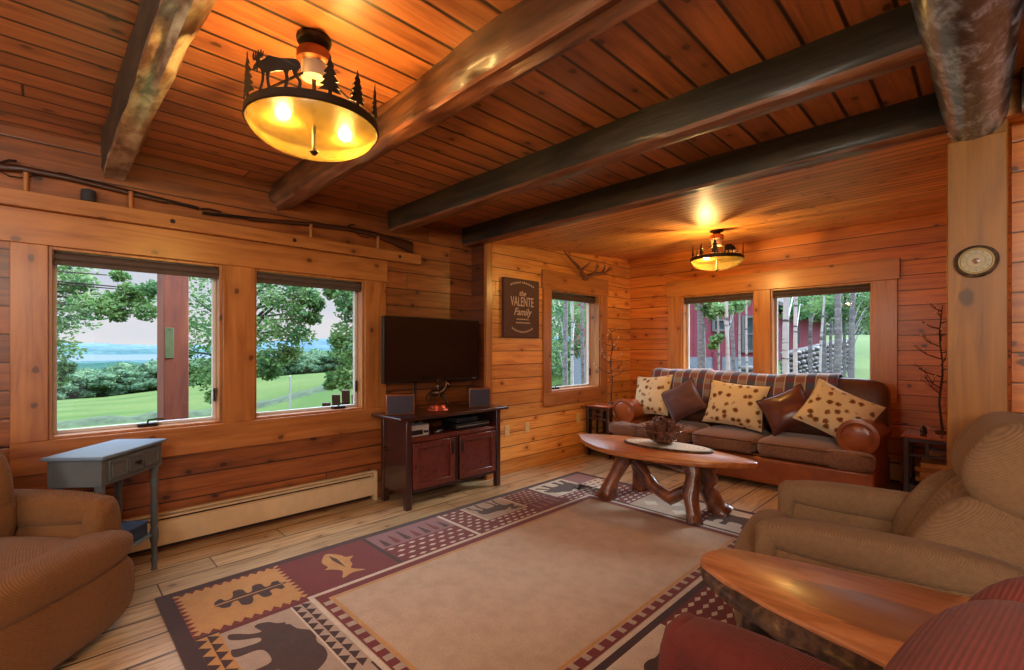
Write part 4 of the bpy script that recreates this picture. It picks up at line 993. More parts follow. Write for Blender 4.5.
for sg, xc in ((-1, -3.21), (1, -.815)):
    b = MB(); b.soft(S_(xc, 5.58, .33), (.115, .45, .25), 7, 8)
    rings = []; n = 20
    for i in range(15):
        f = i/14; y = 5.13+.88*f; r = .155*(1-.06*f) if 0 < i else .15
        if i == 0: r = .135
        rings.append([Vector(S_(xc+r*math.cos(2*math.pi*k/n)*1.02, y-(.0 if i else .0), .605+r*math.sin(2*math.pi*k/n)*.95-.02*f)) for k in range(n)])
    b.loft(rings)
    arm = b.build('rolled_arm', M['leather'], sofa)
    b = MB(); b.lathe([(.155, .0), (.162, -.008), (.16, -.02), (.13, -.026), (.118, -.018), (.10, -.028), (.05, -.034), (.012, -.036)], 28, S_(xc, 5.135, .605), ax='y')
    b.build('arm_front', M['leather'], arm)
    b = MB(); sbox(b, xc-.11, xc+.11, 5.12, 5.16, .08, .5); b.build('arm_panel', M['leather_dk'], arm, bevel=.015)
# T cushions
def seatc(x0, x1, ext):
    b = MB(); cx, cw = (x0+x1)/2, (x1-x0)/2
    def f(x, y, z):
        if z > 0: z *= 1+.18*(1-x*x)*(1-y*y)
        return (x, y, z)
    b.soft(S_(cx, 5.40, .405), (cw, .40, .085), 5, 14, fn=f)
    if ext:
        xa, xb = (SX0+.02, x0+.12) if ext < 0 else (x1-.12, SX1-.02)
        b.soft(S_((xa+xb)/2, 5.075, .402), ((xb-xa)/2, .082, .08), 4, 8)
    o = b.build('seat_cushion', M['seat_cloth'], sofa)
    pts = []; X0_, X1_ = (SX0+.03 if ext < 0 else x0+.01), (SX1-.03 if ext > 0 else x1-.01)
    for zz in (.462, .345):
        b = MB(); b.tube([S_(X0_+(X1_-X0_)*i/12, 5.012, zz) for i in range(13)], .008, 6); b.build('piping', M['leather_dk'], o)
seatc(-3.05, -2.33, -1); seatc(-2.33, -1.655, 0); seatc(-1.655, -.95, 1)
for x0, x1, z1 in ((-3.10, -2.33, 1.08), (-2.33, -1.655, 1.05), (-1.655, -.67, 1.09)):
    b = MB()
    def f(x, y, z): return (x, y*(1-.25*max(0, z)), z)
    b.soft(S_((x0+x1)/2, 5.83, .46+(z1-.46)/2), ((x1-x0)/2, .15, (z1-.46)/2), 6, 12, M=Matrix.Rotation(R(-8), 3, 'X'), fn=f)
    b.build('back_cushion', M['leather_dk'], sofa)
# plaid throw over the sofa back
def plaid():
    m = NT('plaid_throw_cloth'); S = m.sep(m.coord('O'))
    def band(s, f, th): return m.math('GREATER_THAN', m.math('FRACT', m.math('MULTIPLY', s, f)), th)
    c = m.mix(band(S[0], 5.2, .5), rgb(74, 76, 94), rgb(138, 120, 112))
    c = m.mix(m.math('MULTIPLY', band(m.math('ADD', S[1], S[2]), 5.6, .55), .6), c, rgb(116, 44, 42))
    c = m.mix(m.math('MULTIPLY', band(S[0], 10.4, .88), .8), c, rgb(176, 166, 160))
    return m.pbr(c, .9, normal=m.bump(m.noise(m.coord('O'), 120, 2), .2, .003), sheen=.3, spec=.15)
M['plaid'] = plaid()
b = MB(); path = [(5.60, .78), (5.62, .88), (5.655, 1.0), (5.70, 1.09), (5.77, 1.128), (5.85, 1.132), (5.93, 1.11), (5.99, 1.03), (6.03, .9)]
rows = []
for i in range(61):
    x = -3.12+2.05*i/60; r = []
    for j, (y, z) in enumerate(path):
        q = noise.noise(Vector((x*2.3, j*.5, 2)))*.022+noise.noise(Vector((x*8, j*.7, 5)))*.008
        dz = -.02 if -2.4 < x < -1.6 else 0
        hang = -.10*(noise.noise(Vector((x*1.4, 9, 1)))) if j == 0 else 0
        r.append(Vector((x, y-abs(q) if j < 4 else y, z+q+dz+hang)))
    rows.append(r)
b.loft(rows, closed=False, caps=False)
o = b.build('plaid_throw', M['plaid'], smooth=80); so = o.modifiers.new('s', 'SOLIDIFY'); so.thickness = .012; so.offset = 1
tag(o, 'plaid throw blanket draped along the top of the sofa back', 'blanket')

# throw pillows
def cone_print():
    m = NT('pinecone_print_cloth'); v = m.coord('O'); d = m.vor(v, 12.5, rand=.6); n = m.noise(v, 40, 3, .7); n2 = m.noise(v, 5, 2)
    f = m.math('ADD', d, m.math('MULTIPLY', m.math('SUBTRACT', n, .5), .55))
    f2 = m.math('ADD', d, m.math('MULTIPLY', m.math('SUBTRACT', n2, .5), .1))
    c = m.mix(m.step(f, .26, .38), rgb(134, 88, 46), rgb(218, 196, 154))
    c = m.mix(m.math('MULTIPLY', m.math('SUBTRACT', 1, m.step(f2, .1, .2)), .8), c, rgb(92, 54, 30))
    return m.pbr(c, .85, normal=m.bump(m.noise(v, 150, 2), .2, .003), spec=.2)
M['cone'] = cone_print(); M['brown_cloth'] = plain('chocolate_suede', rgb(88, 48, 42), .7, var=.15, scale=6, sheen=.4)
M['brown_leath'] = leather('oxblood_leather', rgb(84, 42, 34), rgb(108, 58, 44), .35); M['cream_pipe'] = plain('cream_piping', rgb(206, 186, 150), .8)
M['brown_pipe'] = plain('brown_piping', rgb(70, 36, 30), .7)
def pillow(label, c, w, h, thick, roll, tilt, yaw, mat, pipe):
    t = thing('throw_pillow', label, 'pillow', c, 0); n = 18
    Mx = Matrix.Rotation(R(yaw), 3, 'Z') @ Matrix.Rotation(R(tilt), 3, 'X') @ Matrix.Rotation(R(roll), 3, 'Y')
    def edge(u, v): # pinched sides
        return (u*w/2*(1-.09*(1-v*v)*1.0), v*h/2*(1-.09*(1-u*u)))
    b = MB(); rng = random.Random(label); sd = rng.uniform(0, 50)
    for sg in (-1, 1):
        vs = []; 
        for i in range(n+1):
            for j in range(n+1):
                u, v = 2*i/n-1, 2*j/n-1; x, z = edge(u, v)
                d = thick/2*((1-u**2)*(1-v**2))**.42*(1-.15*v)+.012*noise.noise(Vector((u*2.5, v*2.5, sd+sg)))*(1-u**4)*(1-v**4)
                vs.append(Mx @ Vector((x, sg*d, z)))
        fs = [(i*(n+1)+j, (i+1)*(n+1)+j, (i+1)*(n+1)+j+1, i*(n+1)+j+1) for i in range(n) for j in range(n)]
        if sg > 0: fs = [f[::-1] for f in fs]
        b.add(vs, fs)
    o = b.build('cover', mat, t, smooth=80)
    b = MB(); seq = [(-1+2*i/n, -1) for i in range(n)]+[(1, -1+2*i/n) for i in range(n)]+[(1-2*i/n, 1) for i in range(n)]+[(-1, 1-2*i/n) for i in range(n+1)]
    b.tube([Mx @ Vector((edge(u, v)[0], 0, edge(u, v)[1])) for u, v in seq], .0065, 6); b.build('piping', pipe, t)
    return t
pillow('cream pinecone print pillow at the left end of the sofa', (-3.0, 5.47, .80), .52, .52, .20, -6, -20, -8, M['cone'], M['cream_pipe'])
pillow('plain dark brown pillow set on its corner between two pinecone pillows', (-2.56, 5.40, .775), .44, .42, .18, -32, -20, 6, M['brown_cloth'], M['brown_pipe'])
pillow('wide pinecone print pillow in the middle of the sofa', (-1.98, 5.46, .77), .64, .52, .20, 5, -20, 4, M['cone'], M['brown_pipe'])
pillow('dark brown leather pillow leaning on the right pinecone pillow', (-1.45, 5.42, .765), .46, .40, .18, -28, -20, 8, M['brown_leath'], M['brown_pipe'])
pillow('pinecone print pillow slumped against the right sofa arm', (-1.02, 5.42, .775), .58, .48, .18, 28, -24, 14, M['cone'], M['cream_pipe'])

# ------------------------------------------------------------ television stand and what is on it
M['cherry'] = wood('cherry_wood', rgb(108, 44, 30), rgb(66, 24, 18), 0, 'Y', 'X', knots=0, coat=.5, rough=.3, coord='O', gs=1.5)
M['cherry_dk'] = wood('dark_cherry_wood', rgb(64, 30, 26), rgb(36, 18, 18), 0, 'Y', 'X', knots=0, coat=.5, rough=.3, coord='O', gs=1.5)
cx0, cx1, cy0, cy1 = XL+.085, -3.50, 2.19, 3.29
t = thing('television_stand', 'dark cherry television stand with two red panelled doors', 'cabinet', (0, 0, 0))
t.location = (-3.74, 2.74, 0)
def B(b, x0, x1, y0, y1, z0, z1): b.box(x0+3.74, x1+3.74, y0-2.74, y1-2.74, z0, z1)
b = MB(); B(b, cx0-.02, cx1+.045, cy0-.085, cy1+.085, .775, .805); b.build('top_panel', M['cherry_dk'], t, bevel=.006)
for x in (cx0, cx1-.05):
    for y in (cy0, cy1-.05):
        b = MB(); B(b, x, x+.055, y, y+.055, 0, .775); b.build('leg', M['cherry_dk'], t, bevel=.006)
b = MB(); B(b, cx0+.05, cx1-.045, cy0+.01, cy0+.03, .13, .775); b.build('side_panel', M['cherry_dk'], t, bevel=.002)
b = MB(); B(b, cx0+.05, cx1-.045, cy1-.03, cy1-.01, .13, .775); b.build('side_panel', M['cherry_dk'], t, bevel=.002)
b = MB(); B(b, cx0+.02, cx0+.03, cy0+.03, cy1-.03, .13, .60); b.build('back_panel', M['cherry_dk'], t)
b = MB(); B(b, cx0+.03, cx1-.02, cy0+.03, cy1-.03, .595, .615); b.build('shelf', M['cherry'], t, bevel=.002)
b = MB(); B(b, cx0+.03, cx1-.02, cy0+.03, cy1-.03, .13, .155); b.build('bottom_panel', M['cherry_dk'], t, bevel=.002)
b = MB(); B(b, cx1-.03, cx1-.01, cy0+.05, cy1-.05, .575, .60); b.build('face_rail', M['cherry'], t, bevel=.002)
b = MB(); B(b, cx1-.03, cx1-.012, 2.715, 2.765, .155, .575); b.build('face_stile', M['cherry_dk'], t, bevel=.002)
for (a, c, hy) in ((cy0+.065, 2.71, 2.685), (2.77, cy1-.065, 2.795)):
    b = MB(); z0, z1 = .165, .57; f = .055
    B(b, cx1-.012, cx1+.008, a, a+f, z0, z1); B(b, cx1-.012, cx1+.008, c-f, c, z0, z1); B(b, cx1-.012, cx1+.008, a+f, c-f, z1-f, z1); B(b, cx1-.012, cx1+.008, a+f, c-f, z0, z0+f)
    B(b, cx1-.012, cx1-.004, a+f, c-f, z0+f, z1-f); d = b.build('door', M['cherry'], t, bevel=.005)
    b = MB(); B(b, cx1+.008, cx1+.022, hy-.009, hy+.009, .42, .54); b.build('handle', M['black'], d, bevel=.004)
M['silver'] = plain('silver_plastic', rgb(190, 182, 176), .4, .2)
M['grille'] = plain('blue_grey_speaker_cloth', rgb(66, 62, 80), .85, bump=.4, scale=300)
M['spk_wood'] = wood('speaker_veneer', rgb(150, 84, 44), rgb(100, 52, 28), 0, 'Z', 'Y', knots=0, coat=.7, rough=.15, coord='O')
t = thing('clock_radio', 'small silver clock radio on the open shelf of the television stand', 'radio', (cx1-.10, 2.345, .615))
b = MB(); b.box(-.07, .06, -.11, .11, 0, .105); b.build('case', M['silver'], t, bevel=.01)
b = MB(); b.box(.060, .063, -.085, .04, .018, .06); b.build('display', M['black'], t)
for y in (.06, .085):
    b = MB(); b.lathe([(.001, .06), (.012, .06), (.011, .069), (.001, .069)], 12, (0, y, .04), ax='x'); b.build('knob', M['black'], t)
b = MB(); b.tube([(-.02, -.01, .105), (-.02, .0, .14), (-.02, .06, .145), (-.02, .075, .108)], .005, 6); b.build('carry_handle', M['silver'], t)
t = thing('disc_player', 'flat black disc player on the open shelf of the television stand', 'player', (cx1-.16, 2.98, .615))
b = MB(); b.box(-.12, .11, -.215, .215, .008, .058); b.build('case', M['black'], t, bevel=.004)
b = MB(); b.box(.110, .113, -.20, .20, .03, .034); b.build('silver_strip', M['silver'], t)
for y in (-.17, .17):
    b = MB(); b.lathe([(.015, 0), (.015, .01)], 12, (.05, y, 0)); b.lathe([(.015, 0), (.015, .01)], 12, (-.08, y, 0)); b.build('foot', M['black'], t)
t = thing('receiver_box', 'small dark box lying on top of the disc player', 'media box', (cx1-.19, 2.95, .6735))
b = MB(); b.box(-.08, .09, -.13, .13, 0, .045); b.build('case', plain('grey_black_box', rgb(44, 50, 58), .5), t, bevel=.006)
b = MB(); b.box(.09, .092, -.06, .06, .012, .028); b.build('display', M['black'], t)
t = thing('remote_control', 'dark remote control between the radio and the disc player', 'remote', (cx1-.09, 2.60, .616), R(30))
b = MB(); b.box(-.02, .02, -.08, .08, 0, .018); b.build('case', M['black'], t, bevel=.005)
b = MB()
for i in range(3):
    for j in range(6): b.box(-.014+.011*i, -.008+.011*i, -.06+.018*j, -.05+.018*j, .018, .020)
b.build('keys', M['silver'], t)
def speaker(label, x, y, rz, w=.25, d=.17, h=.18):
    t = thing('bookshelf_speaker', label, 'speaker', (x, y, .8055), rz, None)
    b = MB(); b.box(-d/2, d/2, -w/2, w/2, 0, h); b.build('cabinet', M['spk_wood'], t, bevel=.006)
    b = MB(); rings = []
    for i in range(9):
        yy = -w/2+.012+(w-.024)*i/8; bul = .012*(1-((i-4)/4)**2)
        rings.append([Vector((d/2, yy, .012)), Vector((d/2+.006+bul, yy, .014)), Vector((d/2+.006+bul, yy, h-.014)), Vector((d/2, yy, h-.012))])
    b.loft(rings); b.build('grille', M['grille'], t)
    return t
speaker('wooden speaker with grey cloth front at the left end of the television stand', -3.74, 2.27, R(-25))
speaker('wooden speaker with grey cloth front at the right end of the television stand', -3.70, 3.17, R(-32), .22, .22, .19)
# bronze figurine on copper base
M['bronze'] = plain('dark_bronze', rgb(84, 62, 44), .3, .8, var=.3); M['copper'] = plain('copper_base', rgb(190, 96, 80), .25, .6)
t = thing('bronze_figurine', 'dark bronze horse and rider figurine on a copper coloured base', 'figurine', (-3.70, 2.66, .8055), R(-50))
b = MB(); b.lathe([(.10, 0), (.105, .008), (.10, .02), (.085, .026), (.075, .05), (.06, .056)], 28); b.build('base', M['copper'], t)
b = MB()
b.tube([(0, -.075, .15), (0, -.04, .165), (0, .02, .17), (0, .06, .185)], [.02, .033, .032, .028], 10)
b.tube([(0, .06, .19), (0, .085, .23), (0, .09, .265)], [.024, .017, .014], 8); b.tube([(0, .08, .268), (0, .115, .25), (0, .13, .235)], [.013, .012, .008], 8)
for x, y, fy in ((.015, -.06, -.09), (-.015, -.05, -.03), (.015, .05, .07), (-.015, .055, .10)): b.tube([(x, y, .155), (x, (y+fy)/2+.012, .10), (x, fy, .055)], [.014, .009, .007], 7)
b.tube([(0, -.085, .16), (0, -.11, .13), (0, -.115, .09)], [.008, .01, .004], 6)
b.build('horse', M['bronze'], t, smooth=80)
b = MB(); b.tube([(0, .01, .19), (0, .0, .235), (0, .005, .262)], [.018, .022, .014], 8); b.soft((0, .008, .284), (.013, .014, .017), 2, 5); b.lathe([(.026, 0), (.014, .004), (.012, .018), (.002, .02)], 12, (0, .008, .292))
for sx in (-1, 1): b.tube([(sx*.02, .0, .25), (sx*.03, .03, .225), (sx*.01, .06, .225)], .006, 6); b.tube([(sx*.012, .01, .195), (sx*.036, .03, .17), (sx*.034, .02, .125)], .008, 6)
b.build('rider', M['bronze'], t, smooth=80)
# television
M['screen'] = plain('dark_television_screen', rgb(20, 16, 18), .12, var=.02, spec=.6)
t = thing('television', 'flat black television hung on the wall above the cherry stand', 'television', (XL+.175, 2.72, 1.385), R(-2))
b = MB(); b.box(-.03, .02, -.55, .55, -.31, .31); b.build('case', M['black'], t, bevel=.006)
b = MB(); b.box(.020, .022, -.538, .538, -.292, .298); b.build('screen', M['screen'], t)
b = MB(); b.box(.021, .023, .47, .50, -.303, -.297); b.build('badge', M['silver'], t)
b = MB(); b.box(-.152, -.14, -.18, .18, -.12, .12); b.box(-.14, -.03, -.03, .03, -.05, .05); b.build('wall_bracket', M['black'], t)
b = MB(); pts = [(XL+.03, 2.60, 1.12), (XL+.04, 2.595, 1.0), (XL+.045, 2.58, .9), (XL+.05, 2.57, .80), (XL+.04, 2.57, .7)]; b.tube(pts, .012, 8)
tag(b.build('cable', M['black']), 'black cable hanging from the television behind the stand', 'cable')

# ------------------------------------------------------------ wall plaque with writing
M['sign'] = plain('brown_sign_board', rgb(82, 46, 46), .6, var=.1, scale=5); M['letters'] = plain('pale_lettering', rgb(206, 184, 168), .7, var=.03)
t = thing('wall_sign', 'dark brown wooden family name sign with pale lettering', 'sign', (XA+.001, 3.84, 1.85))
b = MB(); b.box(0, .045, -.285, .285, -.33, .33); b.build('board', M['sign'], t, bevel=.004)
def text(body, y, z, size, parent, sx=1.0, shear=0, mat='letters', name='lettering', loc_x=.0455, rot=(R(90), 0, R(90)), ext=.0012):
    c = bpy.data.curves.new(name, 'FONT'); c.body = body; c.size = size; c.align_x = 'CENTER'; c.align_y = 'CENTER'; c.extrude = ext; c.shear = shear; c.offset = .0012
    c.materials.append(M[mat]); o = bpy.data.objects.new(name, c); COL.objects.link(o); o.parent = parent
    bpy.context.view_layer.update()
    me = bpy.data.meshes.new_from_object(o.evaluated_get(bpy.context.evaluated_depsgraph_get())); bpy.data.objects.remove(o)
    o = bpy.data.objects.new(name, me); COL.objects.link(o); o.parent = parent
    o.location = (loc_x, y, z); o.rotation_euler = rot; o.scale = (sx, 1, 1); return o
text('the', 0, .165, .085, t, 1, .35); text('VALENTE', 0, .068, .15, t, .60); text('Family', 0, -.045, .115, t, .95, .35)
for z, n in ((-.125, 12), (-.165, 14)):
    b = MB(); r = random.Random(n)
    y = -.012*n/2-.02
    for i in range(n):
        w = r.uniform(.008, .018); b.box(.045, .0465, y, y+w, z-.006, z+r.uniform(.003, .008)); y += w+.005
    b.build('small_script', M['letters'], t, smooth=0)
for sg in (1, -1):
    b = MB()
    for i in range(13):
        f = i/6-1; yy = f*.17; zz = sg*(.25+.03*(1-f*f)) if sg > 0 else -.235-.045*(1-f*f)
        a = .6*f*(-sg)+math.pi/2; L = .028
        for s2 in (-1, 1):
            aa = a+s2*.5+(.5 if f < 0 else -.5)*sg; d = Vector((0, math.cos(aa), math.sin(aa))); n_ = Vector((0, -d.z, d.y))
            c = Vector((.046, yy, zz)); P_ = [c, c+d*L*.5+n_*.006, c+d*L, c+d*L*.5-n_*.006]
            b.add([p+Vector((.0006, 0, 0)) for p in P_], [(0, 1, 2, 3)])
    b.build('leaf_garland', M['letters'], t, smooth=0)
# antler over the narrow window
M['antler'] = plain('brown_antler', rgb(112, 66, 44), .45, var=.3, coat=.3)
t = thing('antler', 'small brown forked antler hung above the narrow alcove window', 'antler', (XA+.025, 5.02, 2.33))
b = MB(); b.tube([(0.02, .04, 0), (.05, -.08, .03), (.09, -.24, .10), (.08, -.36, .17), (.04, -.46, .27)], [.03, .026, .022, .017, .007], 9, .15); b.build('left_beam', M['antler'], t)
b = MB(); b.tube([(0.02, .0, 0), (.07, .14, .05), (.12, .30, .07), (.12, .40, .13), (.10, .44, .17)], [.03, .026, .02, .014, .006], 9, .15); b.build('right_beam', M['antler'], t)
for pts in ([(.07, .10, .03), (.12, .12, .10), (.12, .13, .19)], [(.08, -.16, .07), (.14, -.12, .12), (.17, -.08, .17)], [(.11, .26, .07), (.16, .24, .12), (.18, .22, .17)]):
    b = MB(); b.tube(pts, [.017, .013, .005], 8, .1); b.build('tine', M['antler'], t)
b = MB(); b.soft((.015, .02, .0), (.02, .06, .045), 3, 6); b.build('skull_plate', M['antler'], t)

# ------------------------------------------------------------ ceiling lamps with iron silhouettes
def bowl_mat(name):
    m = NT(name); v = m.coord('O'); S = m.sep(v); n = m.noise(v, 9, 5, .65)
    col = m.mix(m.step(n, .3, .7), rgb(100, 84, 40), rgb(140, 120, 62))
    m.pbr(col, .35, emit=col, es=m.math('ADD', .1, m.math('MULTIPLY', n, .15)), coat=.3)
    tr = m.new('ShaderNodeBsdfTransparent'); tr.inputs[0].default_value = (.95, .84, .56, 1)   # thin amber glass lets part of the bulbs' light through
    mx = m.new('ShaderNodeMixShader'); mx.inputs[0].default_value = .5
    src = m.out.inputs[0].links[0].from_socket
    m.l.new(src, mx.inputs[1]); m.l.new(tr.outputs[0], mx.inputs[2]); m.l.new(mx.outputs[0], m.out.inputs[0])
    return m.mat
M['bowl'] = bowl_mat('amber_glass_bowl')
M['candle'] = plain('frosted_socket', rgb(196, 176, 150), .5)
def ceiling_lamp(label, x, y, zc, drop, deco, toward):
    """deco: list of (kind, phi degrees from the side facing the sofa view, width, height)"""
    t = thing('ceiling_lamp', label, 'lamp', (x, y, zc), 0)
    RR = .26; zr = -drop
    b = MB(); b.lathe([(.064, 0), (.07, -.01), (.066, -.024), (.04, -.034), (.03, -.05)], 28); b.build('ceiling_canopy', M['iron'], t)
    b = MB(); b.lathe([(.02, -.05), (.06, -.055), (.068, -.066), (.068, -.10), (.056, -.11)], 28); b.build('copper_ring', M['rust'], t)
    b = MB(); b.lathe([(.05, -.108), (.05, -.17), (.04, -.175)], 24); b.build('socket_cylinder', M['candle'], t)
    b = MB(); b.tube([(0, 0, -.17), (0, 0, zr-.10)], .009, 8); b.build('centre_rod', M['iron'], t)
    for k in range(3):
        a = toward+R(60+120*k); b = MB(); b.tube([(.04*math.cos(a), .04*math.sin(a), -.16), ((RR-.005)*math.cos(a), (RR-.005)*math.sin(a), zr+.01)], .006, 6); b.build('support_rod', M['iron'], t)
    b = MB(); n = 48; rings = []
    prof = [(RR-.006, zr+.016), (RR, zr+.018), (RR+.002, zr-.012), (RR-.004, zr-.016)]
    b.v = []; 
    vs = [(r*math.cos(2*math.pi*k/n), r*math.sin(2*math.pi*k/n), z) for k in range(n) for r, z in prof]
    fs = [(k*4+j, ((k+1) % n)*4+j, ((k+1) % n)*4+(j+1) % 4, k*4+(j+1) % 4) for k in range(n) for j in range(4)]
    b.add(vs, fs); b.build('rim_band', M['iron'], t)
    b = MB(); prof = []; D = .105
    for i in range(13):
        a = math.pi/2*i/12; prof.append(((RR-.008)*math.cos(a)**.85 if i < 12 else .002, zr-.005-D*math.sin(a)))
    prof2 = [(max(.001, r-.005), z+.006) for r, z in reversed(prof)]
    b.lathe(prof+prof2, 48); b.build('glass_bowl', M['bowl'], t, smooth=80)
    b = MB(); b.lathe([(.014, zr-D), (.018, zr-D-.008), (.008, zr-D-.02), (.002, zr-D-.022)], 16); b.build('finial', M['iron'], t)
    for kind, ph, w, h in deco:
        a = toward+R(ph); poly = {'tree': PINE, 'moose': MOOSE, 'bear': BEAR}[kind]; b = MB()
        def fn(u, v, wd):
            if kind == 'tree': uu, vv = u*w/.6, v*h
            elif kind == 'moose': uu, vv = u*w, (v+.36)/.82*h
            else: uu, vv = -u*w, (v+.26)/.56*h
            aa = a+uu/RR; return Vector(((RR+wd)*math.cos(aa), (RR+wd)*math.sin(aa), zr+.016+vv))
        b.prism(poly, fn, -.0015, .0015); b.build({'tree': 'pine_silhouette', 'moose': 'moose_silhouette', 'bear': 'bear_silhouette'}[kind], M['iron'], t, smooth=0)
    return t
tw = math.atan2(-.79, 2.0)
ceiling_lamp('near ceiling lamp with amber bowl, moose and pine silhouettes on its rim', -1.99, .80, ZC, .365,
             [('tree', -64, .11, .17), ('moose', -31, .21, .155), ('tree', 12, .085, .15), ('tree', 37, .085, .14), ('tree', 64, .08, .15), ('bear', 150, .14, .08), ('tree', 190, .08, .14), ('tree', 110, .08, .15), ('tree', 230, .08, .15)], tw)
tw2 = math.atan2(-5.0, 2.0)
ceiling_lamp('far ceiling lamp with amber bowl and bear silhouette in the sofa alcove', -2.0, 5.0, 2.64, .31,
             [('tree', -62, .06, .13), ('tree', -34, .06, .13), ('tree', -4, .09, .17), ('bear', 28, .13, .09), ('tree', 70, .05, .13), ('tree', 130, .08, .14), ('moose', 180, .18, .13), ('tree', 230, .08, .15)], tw2)
light('lamp_bulb', 'POINT', (-2.017, .685, 2.315), 66, (1, .70, .34), .03)
light('lamp_bulb', 'POINT', (-2.03, .955, 2.315), 66, (1, .70, .34), .03)
light('lamp_bulb', 'POINT', (-2.08, 4.93, 2.305), 140, (1, .74, .44), .03)

# ------------------------------------------------------------ blue side table
M['blue'] = plain('dusty_blue_paint', rgb(104, 128, 152), .4, var=.06, coat=.2); M['blue_grey'] = plain('grey_blue_paint', rgb(88, 94, 98), .5, var=.08)
t = thing('side_table', 'narrow dusty blue side table with one drawer and turned legs under the left window', 'table')
c0 = Vector((-3.33, .17, 0)); e = Vector((-.765, .644, 0)); ang = math.atan2(e.y, e.x)   # drawer face runs along e
t.location = (-3.61, .265, 0); t.rotation_euler.z = ang
# local: +x along drawer face, drawer faces local -y
HW, HD, ZT = .245, .135, .82
b = MB(); b.box(-HW-.02, HW+.02, -HD-.02, HD+.02, ZT-.02, ZT); b.build('table_top', M['blue'], t, bevel=.006)
b = MB(); b.box(-HW, HW, -HD, -HD+.018, ZT-.165, ZT-.02); b.box(-HW, HW, HD-.018, HD, ZT-.165, ZT-.02); b.box(-HW, -HW+.018, -HD+.018, HD-.018, ZT-.165, ZT-.02); b.box(HW-.018, HW, -HD+.018, HD-.018, ZT-.165, ZT-.02)
b.build('apron', M['blue_grey'], t, bevel=.002)
b = MB(); d0 = -HD; b.box(-.20, .20, d0-.010, d0, ZT-.145, ZT-.035); d = b.build('drawer', M['blue_grey'], t, bevel=.003)
for (a, c) in ((-.19, -.07), (-.06, .06), (.07, .19)):
    b = MB()
    for q in ((a, a+.012, ZT-.135, ZT-.045), (c-.012, c, ZT-.135, ZT-.045), (a, c, ZT-.135, ZT-.123), (a, c, ZT-.057, ZT-.045)): b.box(q[0], q[1], d0-.016, d0-.010, q[2], q[3])
    b.build('drawer_panel', M['blue_grey'], d, bevel=.002)
b = MB(); b.lathe([(.001, 0), (.007, 0), (.006, -.012), (.014, -.018), (.013, -.028), (.001, -.03)], 16, (0, d0-.010, ZT-.09), ax='y'); b.build('knob', M['black'], d)
lp = [(.018, 0), (.014, .03), (.02, .06), (.02, .075), (.014, .085), (.017, .17), (.021, .18), (.024, .20), (.024, .245), (.021, .26), (.017, .27), (.023, .30), (.019, .32), (.021, .40), (.017, .48), (.022, .56), (.018, .60), (.024, .615), (.024, .655), (.026, .66), (.026, .80)]
for sx in (-1, 1):
    for sy in (-1, 1):
        b = MB(); b.lathe(lp, 14, (sx*(HW-.028), sy*(HD-.028), 0)); b.build('leg', M['blue_grey'], t)
b = MB(); b.box(-HW+.03, HW-.03, -HD+.03, HD-.03, .215, .235); b.build('lower_shelf', M['blue'], t, bevel=.004)
t2 = thing('blue_box', 'dark blue box on the lower shelf of the blue side table', 'box', (t.location.x, t.location.y, .236), ang)
b = MB(); b.box(-.19, .19, -.085, .085, 0, .065); b.build('box_body', plain('navy_cloth_box', rgb(40, 58, 88), .8), t2, bevel=.004)
b = MB(); b.box(-.195, .195, -.09, .09, .065, .085); b.build('lid', plain('navy_lid', rgb(48, 68, 98), .8), t2, bevel=.004)

# ------------------------------------------------------------ log tables
M['slab'] = wood('polished_slab_top', rgb(196, 120, 62), rgb(140, 74, 34), 0, 'Y', 'X', knots=.3, coat=.5, rough=.35, coord='O', gs=1.2, kdens=.5, coat_rough=.2)
def slab_heart():
    m = NT('slab_top_heartwood'); v = m.coord('O'); S = m.sep(v)
    g = m.noise(m.xyz(m.math('MULTIPLY', S[0], 2.0), m.math('MULTIPLY', S[1], 9), 0.0), 1.4, 6, .6, 1.0)
    c = m.ramp(g, [(.3, rgb(160, 96, 56)), (.5, rgb(196, 130, 84)), (.7, rgb(218, 156, 106))])
    # darker grey-brown heart of the tree
    w = m.math('ADD', m.math('POWER', m.math('DIVIDE', m.math('SUBTRACT', S[0], .05), .30), 2), m.math('POWER', m.math('DIVIDE', m.math('ADD', S[1], .0), .13), 2))
    w = m.math('ADD', w, m.math('MULTIPLY', m.math('SUBTRACT', g, .5), 1.1))
    c = m.mix(m.math('MULTIPLY', m.math('SUBTRACT', 1, m.step(w, .8, 1.0)), .75), c, rgb(120, 84, 66))
    return m.pbr(c, .38, coat=.35, coat_rough=.25)
M['slab_heart'] = slab_heart()
M['bark'] = bark_wood('rough_bark', rgb(112, 84, 62), rgb(66, 46, 36), rgb(30, 22, 20), .75, .2, 2.2, (6, 6, 6), (.36, .48, .62))
M['root'] = bark_wood('polished_root', rgb(150, 88, 52), rgb(100, 54, 34), rgb(52, 30, 24), .35, .6, 1.2, (5, 5, 3))
